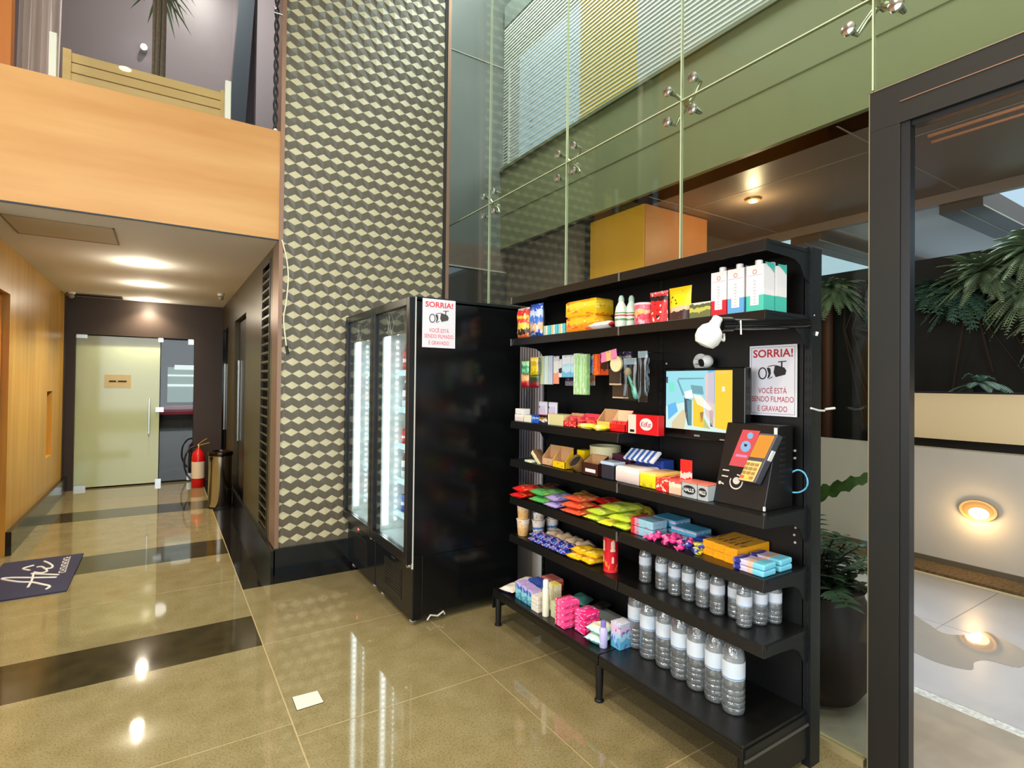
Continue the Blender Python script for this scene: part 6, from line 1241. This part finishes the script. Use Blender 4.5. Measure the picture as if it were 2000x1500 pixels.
pw = water_bottle('small water bottle half hidden behind the second from the left', (2.045, 1.770, Z), 0.030, 0.188, G, 3)

# ------------------------------------------------------------------ base deck: toiletries and large water bottles
Z = S7+0.0005
nth = ['leftmost, half hidden', 'second from the left', 'third from the left', 'fourth from the left', 'fifth from the left', 'second from the right end', 'nearest the camera at the right end']
pos = [(1.972, 1.888), (1.948, 1.786), (1.950, 1.690), (1.934, 1.590), (1.926, 1.497), (1.919, 1.401), (1.911, 1.314)]
W0 = water_bottle('large water bottle on the bottom shelf, '+nth[0], (pos[0][0], pos[0][1], Z), 0.043, 0.305, 'large water bottles', 4)
for p, n_l in zip(pos[1:], nth[1:]): dup(W0, (p[0], p[1], Z), R_.uniform(0, 6), 'large water bottle on the bottom shelf, '+n_l)
pads = pack('pads_lilac', [(0, c(110, 90, 180)), (0.4, c(180, 150, 220)), (0.7, c(226, 214, 214))], 'X', 0.1, 4)
bag('flat white and lilac pack at the left tip of the bottom shelf', 'pack', 1.835, 2.79, Z, 0.13, 0.11, 0.035, pack('flat_white_lilac', [(0, c(110, 90, 180)), (0.35, c(226, 214, 206)), (0.8, c(236, 226, 214))], 'Z', 0.1, 4), 0.3, seed=30, name='toiletry_pack')
bag('pinkish white pack behind at the left tip of the bottom shelf', 'pack', 1.96, 2.80, Z, 0.13, 0.12, 0.05, pack('pinkish_white', [(0, c(226, 190, 190)), (0.5, c(236, 224, 220))], 'Z', 0.1, 4), 0.1, seed=31, name='toiletry_pack')
M_tb = pack('teal_blue_pack', [(0, c(80, 170, 196)), (0.4, c(140, 206, 220)), (0.6, c(60, 110, 190)), (0.85, c(190, 160, 220))], 'Z', 0.15, 4, [(c(180, 220, 230), 6, 0.6)])
for i, lb in enumerate(('left', 'middle', 'right')): soft('wipes_pack', 'light blue upright pack at the left, %s of three' % lb, 'pack', 1.79, 1.86, 2.69-0.062*i-0.056, 2.69-0.062*i, Z, Z+0.10-0.004*i, M_tb, 'light blue packs')
soft('blue_pack', 'bright blue pack behind the light blue ones', 'pack', 1.90, 1.98, 2.60, 2.72, Z, Z+0.085, pack('bright_blue_pack', [(0, c(50, 90, 190)), (0.5, c(110, 160, 226)), (0.8, c(60, 90, 190))], 'Z', 0.1, 4))
soft('red_pack', 'red and pink pack behind the blue toiletries', 'pack', 2.02, 2.10, 2.62, 2.74, Z, Z+0.075, pack('red_pack_p', [(0, c(190, 30, 44)), (0.5, c(226, 90, 90)), (0.8, c(236, 130, 120))], 'Z', 0.1, 4))
for i, lb in enumerate(('bottom', 'second', 'third', 'top')): box1('soap_box', '%s white soap box of the short stack' % lb, 'box', 1.775, 1.85, 2.44-0.0+0.003*(i % 2), 2.505, Z+0.0215*i, Z+0.0215*i+0.020, mat('soap_white', C(230, 224, 212), 0.45), 'white soap boxes')
t = thing('lotion_bottle', 'slim tall white bottle standing among the toiletries', 'bottle', (1.795, 2.395, Z))
MB().lathe([(0.018, 0), (0.019, 0.004), (0.019, 0.145), (0.015, 0.155)], seg=20).build('body', mat('bottle_cream_white', C(232, 228, 206), 0.35), t)
MB().lathe([(0.016, 0.155), (0.016, 0.192), (0.012, 0.198)], seg=20).build('cap', M_white, t)
box1('lotion_box', 'cream upright box behind the slim white bottle', 'box', 1.86, 1.91, 2.40, 2.465, Z, Z+0.15, pack('cream_upright', [(0, c(206, 200, 160)), (0.8, c(226, 220, 180)), (0.95, c(226, 214, 90))], 'Z', 0.02, 4, [(c(236, 232, 220), 7, 0.6)]))
box1('lotion_box', 'pale green box beside the slim white bottle', 'box', 1.815, 1.86, 2.325, 2.375, Z, Z+0.085, mat('pale_green_box', C(196, 200, 160), 0.5))
M_pi = pack('pink_pads', [(0, c(240, 70, 140)), (0.5, c(246, 120, 170)), (0.75, c(226, 30, 90))], 'Y', 0.1, 4, [(c(250, 190, 210), 5, 0.62)])
for i, lb in enumerate(('bottom', 'second', 'third', 'top')): soft('pink_pack', '%s pink pack of the left stack on the bottom shelf' % lb, 'pack', 1.775, 1.875, 2.205, 2.285, Z+0.035*i, Z+0.035*i+0.034, M_pi, 'left stack of pink packs')
for i, lb in enumerate(('bottom', 'middle', 'top')): soft('pink_pack', '%s hot pink pack of the right stack on the bottom shelf' % lb, 'pack', 1.82, 1.92, 2.095, 2.175, Z+0.038*i, Z+0.038*i+0.037, pack('hot_pink', [(0, c(236, 40, 120)), (0.5, c(240, 90, 160)), (0.8, c(236, 60, 130))], 'Y', 0.1, 4, [(c(240, 190, 220), 4, 0.6)]), 'right stack of pink packs')
box1('flat_tray', 'pale grey flat tray lying behind the pink packs', 'tray', 1.955, 2.12, 2.12, 2.33, Z, Z+0.022, mat('tray_grey', C(176, 192, 190), 0.45), bevel=0.006)
bag('teal green pack lying at the back of the bottom shelf', 'pack', 2.05, 2.40, Z, 0.12, 0.12, 0.06, mat('teal_pack', C(70, 130, 122), 0.4), 0.4, seed=35, name='toiletry_pack')
bag('dark glossy pack at the back beside the teal one', 'pack', 2.10, 2.27, Z+0.023, 0.09, 0.08, 0.03, mat('dark_pack', C(40, 34, 36), 0.25), 0.2, seed=36, name='toiletry_pack')
M_mp = pack('mint_pack', [(0, c(120, 206, 206)), (0.5, c(190, 230, 220)), (0.8, c(232, 232, 200))], 'Z', 0.15, 4)
for i, lb in enumerate(('lower', 'upper')): bag('%s mint green pad pack beside the lilac bottle' % lb, 'pack', 1.85+0.01*i, 2.02, Z+0.042*i, 0.12, 0.11, 0.044, M_mp, 0.25-0.2*i, 'mint pad packs', seed=37+i, name='toiletry_pack')
t = thing('lilac_bottle', 'small lilac bottle with a violet cap at the front of the bottom shelf', 'bottle', (1.825, 1.965, Z))
MB().lathe([(0.018, 0), (0.020, 0.004), (0.020, 0.085), (0.013, 0.097)], seg=22).build('body', mat('bottle_lilac', C(190, 184, 226), 0.35), t)
MB().lathe([(0.013, 0.097), (0.013, 0.125), (0.011, 0.127)], seg=18).build('cap', mat('cap_violet', C(130, 120, 200), 0.35), t)
t = thing('toothpaste_box', 'blue and white box right of the lilac bottle', 'box', (1.905, 1.925, Z))
MB().box(-0.04, 0.045, -0.032, 0.032, 0, 0.122).build('carton', pack('paste_print', [(0, c(90, 170, 206)), (0.35, c(170, 206, 230)), (0.6, c(226, 190, 214)), (0.9, c(200, 206, 226))], 'Z', 0.2, 3, [(c(90, 110, 190), 4, 0.6)]), t, bevel=0.002, smooth=False)
MB().box(-0.028, 0.034, -0.024, 0.024, 0.122, 0.124).build('lid_panel', mat('lid_panel', C(214, 214, 220), 0.45), t, smooth=False)
